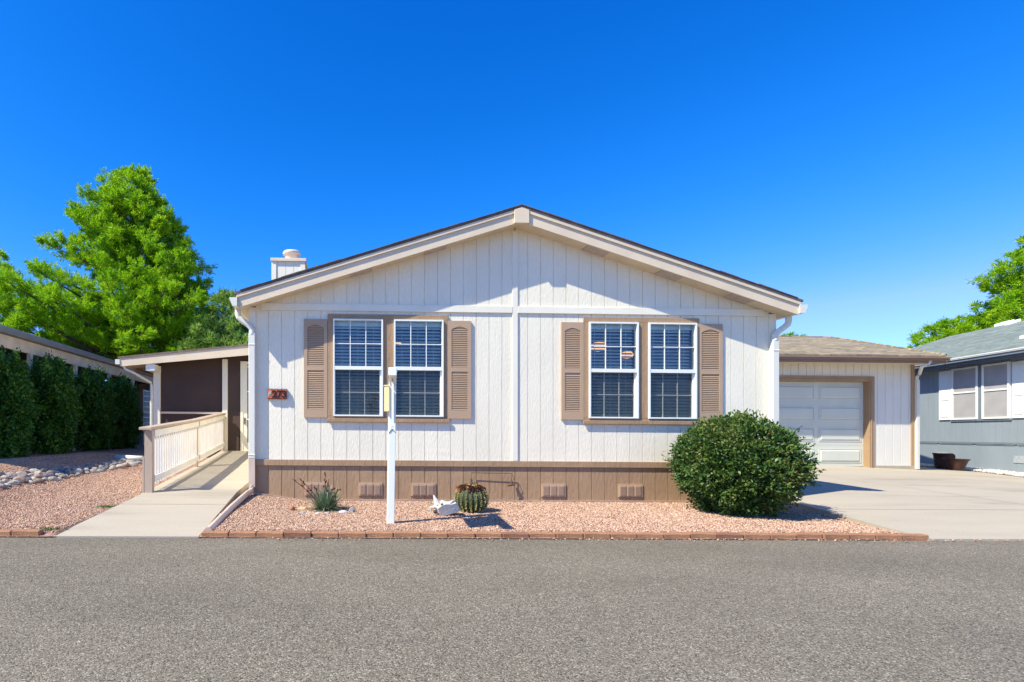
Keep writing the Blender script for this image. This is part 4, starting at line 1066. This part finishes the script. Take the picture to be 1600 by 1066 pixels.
# ------------------------------------------------------------------ ground plants and ornaments
# barrel cactus
cyy = -.95; cxx = X(736, cyy); cz = -.03
cact = empty('barrel_cactus', (cxx, cyy, cz), 'round ribbed barrel cactus topped with dark dried blooms', 'cactus')
b = MB(); ribs = 21; n = ribs*8; m_ = 22
RAD = .218; HH = .37
for j in range(m_+1):
    f = j/m_; a = -1.15+(1.15+math.pi/2)*f; rr0 = RAD*math.cos(a)**.75 if math.cos(a) > 0 else 0; zz = (math.sin(a)+math.sin(1.15))/(1+math.sin(1.15))*HH
    for k in range(n):
        t = 2*math.pi*k/n; rb = 1+.085*abs(math.cos(t*ribs/2))**.7*1.0-.05
        b.v.append((cxx+rr0*rb*math.cos(t), cyy+rr0*rb*math.sin(t), cz+zz))
for j in range(m_):
    for k in range(n):
        l = (k+1) % n; b.f.append((j*n+k, j*n+l, (j+1)*n+l, (j+1)*n+k)); b.m.append(0)
b.build('body', mat('cactus_green', (.040, .052, .012), .6, .25, 10, .3, 50, col2=(.035, .05, .015)), cact, smooth=True)
Ps, Ds = [], []
for k in range(ribs):
    t = 2*math.pi*k/ribs
    for j in range(22):
        a = -1.0+2.3*j/21; r0 = RAD*math.cos(a)**.75*1.035 if math.cos(a) > 0 else 0; zz = (math.sin(a)+math.sin(1.15))/(1+math.sin(1.15))*HH
        for q in range(6):
            Ps.append((cxx+r0*math.cos(t), cyy+r0*math.sin(t), cz+zz)); Ds.append((math.cos(t)*math.cos(a)+random.uniform(-.9, .9), math.sin(t)*math.cos(a)+random.uniform(-.9, .9), math.sin(a)+random.uniform(-.9, .9)))
leaves('spines', np.array(Ps), np.array(Ds), .028, .006, leaf_mat('spine_yellow', [(0, (.42, .36, .12)), (1, (.66, .58, .26))], .6, .1), cact)
b = MB()
for k in range(95):
    a = random.uniform(0, 6.28); q = random.uniform(.25, 1)**.5*.20; x, y = cxx+q*math.cos(a), cyy+q*math.sin(a); z = cz+HH-.012-.075*(q/.20)**2
    r = random.uniform(.014, .022); b.lathe((x, y, z), [(r*.5, 0), (r, .02), (r*.85, .04), (r*1.2, .055), (.001, .048)], 8, random.choice((0, 0, 0, 1)))
b.build('dried_blooms', [mat('dried_bloom', (.075, .028, .015), .8, .3, 30), mat('rust_bloom', (.36, .12, .03), .8, .3, 30)], cact)

# red yucca
yy_ = -.85; yx = X(509, yy_); yz = z_ground(yx, yy_)
yu = empty('red_yucca', (yx, yy_, yz), 'spiky grey green yucca clump with dark red flower stalks', 'plant')
Ps, Ds = [], []
b = MB()
for k in range(380):
    a = random.uniform(0, 6.28); el = random.uniform(.15, 1.0)**1.0 if k % 3 else random.uniform(.9, 1.5); L = random.uniform(.24, .38)*(.8+.3*math.sin(el)); w = random.uniform(.006, .011)
    c0 = Vector((yx+.09*math.cos(a)*random.random(), yy_+.07*math.sin(a)*random.random(), yz)); d = Vector((math.cos(a)*math.cos(el), math.sin(a)*math.cos(el), math.sin(el)))
    s_ = d.cross(Vector((0, 0, 1))).normalized()*w; p1 = c0+d*L*.55; p2 = c0+d*L+Vector((0, 0, -.05*math.cos(el)))
    i = len(b.v); b.v += [tuple(c0-s_), tuple(c0+s_), tuple(p1+s_*.9), tuple(p1-s_*.9), tuple(p2)]
    b.f += [(i, i+1, i+2, i+3), (i+3, i+2, i+4)]; b.m += [0, 0]
b.build('leaves', mat('yucca_leaf', (.30, .36, .20), .5, .2, 12, col2=(.10, .16, .08)), yu)
FL = mat('dark_red_flowers', (.16, .025, .02), .7, .3, 20)
for (ex_, ez_) in ((457, 748), (467, 747), (490, 758), (508.5, 737), (514, 748), (522, 761), (530, 765)):
    b = MB(); x1, z1 = X(ex_, yy_), Z(ex_, ez_, yy_); p0 = Vector((yx+random.uniform(-.04, .04), yy_, yz)); p1 = Vector((x1, yy_+random.uniform(-.08, .08), z1))
    md = p0.lerp(p1, .55)+Vector((0, 0, .03)); b.tube([p0, md, p1], [.006, .005, .004], 5)
    for k in range(9):
        f = random.uniform(.35, 1.0); c = md.lerp(p1, max(0, (f-.5)*2)); c = c+Vector((random.uniform(-.018, .018), random.uniform(-.018, .018), 0))
        r = random.uniform(.009, .015); b.lathe(tuple(c), [(.001, -r*1.2), (r, -r*.4), (r*.8, r*.6), (.001, r*1.3)], 6)
    b.build('flower_stalk', FL, yu)

def rock(name, x, y, z, sx, sy, sz, mt, label, group=None, seed=0, cat='rock', me=None):
    r = random.Random(seed)
    import bmesh
    bm = bmesh.new(); bmesh.ops.create_icosphere(bm, subdivisions=2, radius=1)
    ax = [Vector((r.gauss(0, 1), r.gauss(0, 1), r.gauss(0, 1))).normalized() for _ in range(7)]; hs = [r.uniform(.62, .95) for _ in ax]
    for v in bm.verts:
        for a, h in zip(ax, hs):
            d = v.co.dot(a)
            if d > h: v.co -= a*(d-h)
        v.co *= 1+r.uniform(-.03, .03)
        v.co.x *= sx; v.co.y *= sy; v.co.z *= sz
    m = bpy.data.meshes.new(name); bm.to_mesh(m); bm.free(); m.materials.append(mt)
    o = bpy.data.objects.new(name, m); C.objects.link(o); o.location = sh((x, y, z)); o.rotation_euler = (0, 0, r.uniform(0, 6.28))
    tag(o, label, cat, group); return o
GR = mat('grey_stone', (.42, .385, .36), .8, .3, 14, .6, 40, col2=(.16, .15, .145)); OR = mat('orange_stone', (.50, .19, .08), .7, .2, 20, .5, 40, col2=(.25, .09, .05)); YL = mat('yellow_stone', (.62, .42, .20), .8, .15, 12, .5, 40); WH = mat('white_stone_solid', (.70, .66, .62), .8, .15, 14, .5, 40)
def gy(px, py):
    best = min((abs(Z(px, py, -2.4+k*.01)-z_ground(X(px, -2.4+k*.01), -2.4+k*.01)), -2.4+k*.01) for k in range(240))[1]
    return X(px, best), best, z_ground(X(px, best), best)
for (px, py, sx, sz, mt, lab) in ((457, 798, .055, .05, OR, 'small orange rock left of the yucca'), (473, 796, .09, .025, YL, 'flat yellow stone behind the left yucca stones'), (472, 802, .07, .02, GR, 'flat grey stone left of the yucca'),
        (496, 803, .05, .018, WH, 'small white stone in front of the yucca'), (511, 803, .07, .02, GR, 'flat grey stone in front of the yucca centre'), (536, 802, .065, .03, WH, 'pale stone right of the yucca'), (550, 801, .065, .055, GR, 'knobbly grey and white rock right of the yucca'), (1005, 797, .03, .012, WH, 'tiny white stone in the gravel near the round shrub')):
    x, y, z = gy(px, py); rock('garden_rock', x, y, z+sz*.4, sx, sx*.7, sz, mt, lab, seed=int(px))
x, y, z = gy(1452, 843); 
for k in range(3): pass
rock('dark_rubble', 3.80, -2.50, -.055, .07, .05, .035, mat('rubble', (.05, .04, .035), .9, .3, 20), 'dark rubble lump at the driveway corner of the brick edging', seed=77)
b = MB(); x, y, z = gy(1073, 797); b.tube([(x, y, z-.01), (x+.008, y, z+.07)], .006, 6); b.lathe((x+.008, y, z+.07), [(.006, 0), (.011, .004), (.009, .01), (0, .012)], 8); tag(b.build('metal_stake', M['black'], None, origin=(x, y, z)), 'short dark metal stake in the gravel left of the round shrub', 'stake')

# river rocks at the left
rp = random.Random(5)
def gfar(px, py):
    best = min((abs(Z(px, py, -1.5+k*.02)-z_ground(X(px, -1.5+k*.02), -1.5+k*.02)), -1.5+k*.02) for k in range(400))[1]
    return X(px, best), best
path = [gfar(-25, 757), gfar(50, 748), gfar(110, 738), gfar(170, 729), gfar(224, 722)]
print('rockpath', path)
RM = [M['riverrock'], mat('river_rock_pale', (.50, .45, .37), .7, .2, 6, .4, 30, col2=(.28, .24, .20)), mat('river_rock_tan', (.40, .27, .20), .7, .2, 6, .4, 30), mat('river_rock_dark', (.16, .16, .17), .6, .2, 6, .4, 30)]
pr = [[rock('river_rock', 0, 0, 0, rx_, rx_*.72, rx_*.5, mt, '-', seed=60+i*4+j) for j, rx_ in enumerate((.07, .095, .125))] for i, mt in enumerate(RM)]
usedr = set(); placed = []
RL = ['grey river rock in the dry creek border left of the ramp', 'pale river rock in the dry creek border left of the ramp', 'tan river rock in the dry creek border left of the ramp', 'dark river rock in the dry creek border left of the ramp']
RG = ['grey river rocks', 'pale river rocks', 'tan river rocks', 'dark river rocks']
tries = 0
while len(placed) < 125 and tries < 6000:
    tries += 1
    s = rp.random()**.8; k = min(3, int(s*4)); f = s*4-k; p0, p1 = path[k], path[k+1]
    wd = .27-.05*s
    x = p0[0]+(p1[0]-p0[0])*f; y = p0[1]+(p1[1]-p0[1])*f; dx_, dy_ = p1[0]-p0[0], p1[1]-p0[1]; L = math.hypot(dx_, dy_); o_ = rp.uniform(-wd, wd); x += -dy_/L*o_; y += dx_/L*o_
    j = rp.choice((0, 0, 1, 1, 2)); rad = (.07, .095, .125)[j]
    if any((x-a)**2+(y-c)**2 < (.68*(rad+q))**2 for a, c, q in placed): continue
    i = rp.choice((0, 0, 1, 1, 2, 3)); p = pr[i][j]
    if (i, j) in usedr: o = p.copy(); C.objects.link(o)
    else: o = p; usedr.add((i, j))
    o.location = sh((x, y, z_ground(x, y)+rad*.25)); o.rotation_euler = (rp.uniform(-.3, .3), rp.uniform(-.3, .3), rp.uniform(0, 6.28)); tag(o, RL[i], 'rock', RG[i]); placed.append((x, y, rad))
for i in range(4):
    for j in range(3):
        if (i, j) not in usedr: bpy.data.objects.remove(pr[i][j])
# drain pipe end on the creek
b = MB(); x, y = X(205, 4.2), 4.2
b.tube([(x-.35, y, z_ground(x, y)+.07), (x+.35, y-.25, z_ground(x, y)+.06)], .06, 12)
tag(b.build('drain_pipe', M['gutter'], None, origin=(x, y, z_ground(x, y)), smooth=True), 'white drain pipe lying at the far end of the river rocks', 'pipe')

# cow skull
kx, ky, kz = gy(693, 806)
sk = MB(); import mathutils
def SK(px, py, dy=0.): return (kx+(px-693)/117, ky+dy, kz+(808-py)/117)
front = [(684, 802), (682, 795), (688, 790), (694, 788), (703, 788), (711, 786), (718, 797), (711, 802), (698, 806), (687, 808)]
ys = lambda py: -.06-.30*(808-py)/117
for px, py in front: sk.v.append(SK(px, py, ys(py)))
back = [(680, 800), (679, 792), (686, 786), (693, 783), (702, 785), (711, 784), (716, 792), (711, 798), (698, 801), (686, 804)]
for px, py in back: sk.v.append(SK(px, py+2, .10+.05*((px*7) % 3)/3))
n = len(front)
sk.f.append(tuple(range(n-1, -1, -1))); sk.m.append(0); sk.f.append(tuple(range(n, 2*n))); sk.m.append(0)
for k in range(n):
    l = (k+1) % n; sk.f.append((k, l, n+l, n+k)); sk.m.append(0)
sk.tube([SK(684, 796, -.02), SK(677, 794, -.03), SK(672, 795, -.02), SK(673, 803, -.02), SK(677, 808, -.03)], [.03, .024, .016, .012, .014], 6)
sk.tube([SK(700, 788, -.10), SK(705, 785, -.05), SK(712, 784, .02)], [.012, .018, .012], 6)
skull = sk.build('cow_skull', M['bone'], None, origin=(kx, ky, kz), bevel=.006)
tag(skull, 'bleached white animal skull lying on gravel left of the barrel cactus', 'skull')
b = MB(); b.tube([SK(684, 791, .02), SK(681, 784, .02), SK(678, 776, .03)], [.050, .030, .006], 7); b.build('horn', M['bone'], skull)
SO = mat('socket_brown', (.14, .07, .035), .9, .3, 20)
for px, py, dy, r in ((689, 789.5, -.085, .022), (679, 801, -.05, .028)):
    b = MB(); c = SK(px, py, dy); b.lathe(c, [(.001, -r), (r*.8, -r*.6), (r, 0), (r*.7, r*.7), (.001, r)], 9); b.build('eye_socket', SO, skull)

# small weeds in the gravel by the ramp
for k, (x, y, lab) in enumerate(((-5.95, -2.38, 'low weed patch at the ramp corner by the road'), (-5.86, -1.15, 'low weed patch beside the ramp edge'))):
    PP, DD = [], []
    for q in range(160):
        PP.append((x+rp.gauss(0, .07), y+rp.gauss(0, .04), z_ground(x, y)+.005)); DD.append((rp.gauss(0, .6), rp.gauss(0, .6), .7))
    e = empty('weed', (x, y, z_ground(x, y)), lab, 'weed'); leaves('leaves', np.array(PP), np.array(DD), .035, .007, HEDGE if k else BUSH, e)

# ------------------------------------------------------------------ light, sky, camera
SUN = Vector((-1, -.48, 1.24)).normalized()
el = math.asin(SUN.z); az = math.atan2(SUN.x, SUN.y)
sl_ = bpy.data.lights.new('sun', 'SUN'); sl_.energy = 5.0; sl_.angle = R(.5); sl_.color = (1, .955, .82)
so = bpy.data.objects.new('sun', sl_); C.objects.link(so); so.rotation_euler = SUN.to_track_quat('Z', 'Y').to_euler(); so.location = (-20, -10, 30)
w = bpy.data.worlds.new('World'); bpy.context.scene.world = w; w.use_nodes = True; N = w.node_tree.nodes; L = w.node_tree.links
sky = N.new('ShaderNodeTexSky'); sky.sky_type = 'NISHITA'; sky.sun_disc = False; sky.sun_elevation = el; sky.sun_rotation = az
sky.altitude = 1200; sky.air_density = 1.0; sky.dust_density = .3; sky.ozone_density = 3.0
hs = N.new('ShaderNodeHueSaturation'); hs.inputs['Saturation'].default_value = 1.0
tn = N.new('ShaderNodeVectorMath'); tn.operation = 'MULTIPLY_ADD'; tn.inputs[1].default_value = (1.0, .935, 1.50); tn.inputs[2].default_value = (0, -.40, 0)
mxv = N.new('ShaderNodeVectorMath'); mxv.operation = 'MAXIMUM'; mxv.inputs[1].default_value = (0, 0, 0)
L.new(sky.outputs[0], tn.inputs[0]); sep = N.new('ShaderNodeSeparateXYZ'); cmb = N.new('ShaderNodeCombineXYZ')
L.new(tn.outputs[0], mxv.inputs[0]); L.new(mxv.outputs[0], sep.inputs[0]); L.new(sep.outputs['Y'], cmb.inputs['Y']); L.new(sep.outputs['Z'], cmb.inputs['Z'])
def mth(op, a, b):      # deeper, cleaner blue overhead: red falls off smoothly away from the horizon
    n = N.new('ShaderNodeMath'); n.operation = op
    for k, v in enumerate((a, b)):
        if isinstance(v, (int, float)): n.inputs[k].default_value = v
        else: L.new(v, n.inputs[k])
    return n.outputs[0]
r_ = sep.outputs['X']
red = mth('DIVIDE', mth('MULTIPLY', mth('POWER', r_, 4.0), 1.75), mth('ADD', mth('POWER', r_, 3.0), 27.0))
L.new(mth('MINIMUM', red, mth('MULTIPLY', sep.outputs['Y'], .5)), cmb.inputs['X']); L.new(cmb.outputs[0], hs.inputs['Color']); L.new(hs.outputs[0], N['Background'].inputs['Color']); N['Background'].inputs['Strength'].default_value = .125
sc_ = bpy.context.scene
sc_.view_settings.view_transform = 'Standard'; sc_.view_settings.look = 'None'; sc_.view_settings.exposure = .63; sc_.view_settings.gamma = 1
cam = bpy.data.cameras.new('camera'); co = bpy.data.objects.new('camera', cam); C.objects.link(co); sc_.camera = co
cam.sensor_width = 36; cam.lens = F/1600*36; cam.shift_x = (800-PX0)/1600; cam.shift_y = (H0-533)/1600
cam.clip_start = .05; cam.clip_end = 3000
co.location = (CX, CY, EYE); co.rotation_euler = (math.pi/2, 0, -TH)
sc_.cycles.max_bounces = 8; sc_.cycles.transparent_max_bounces = 16
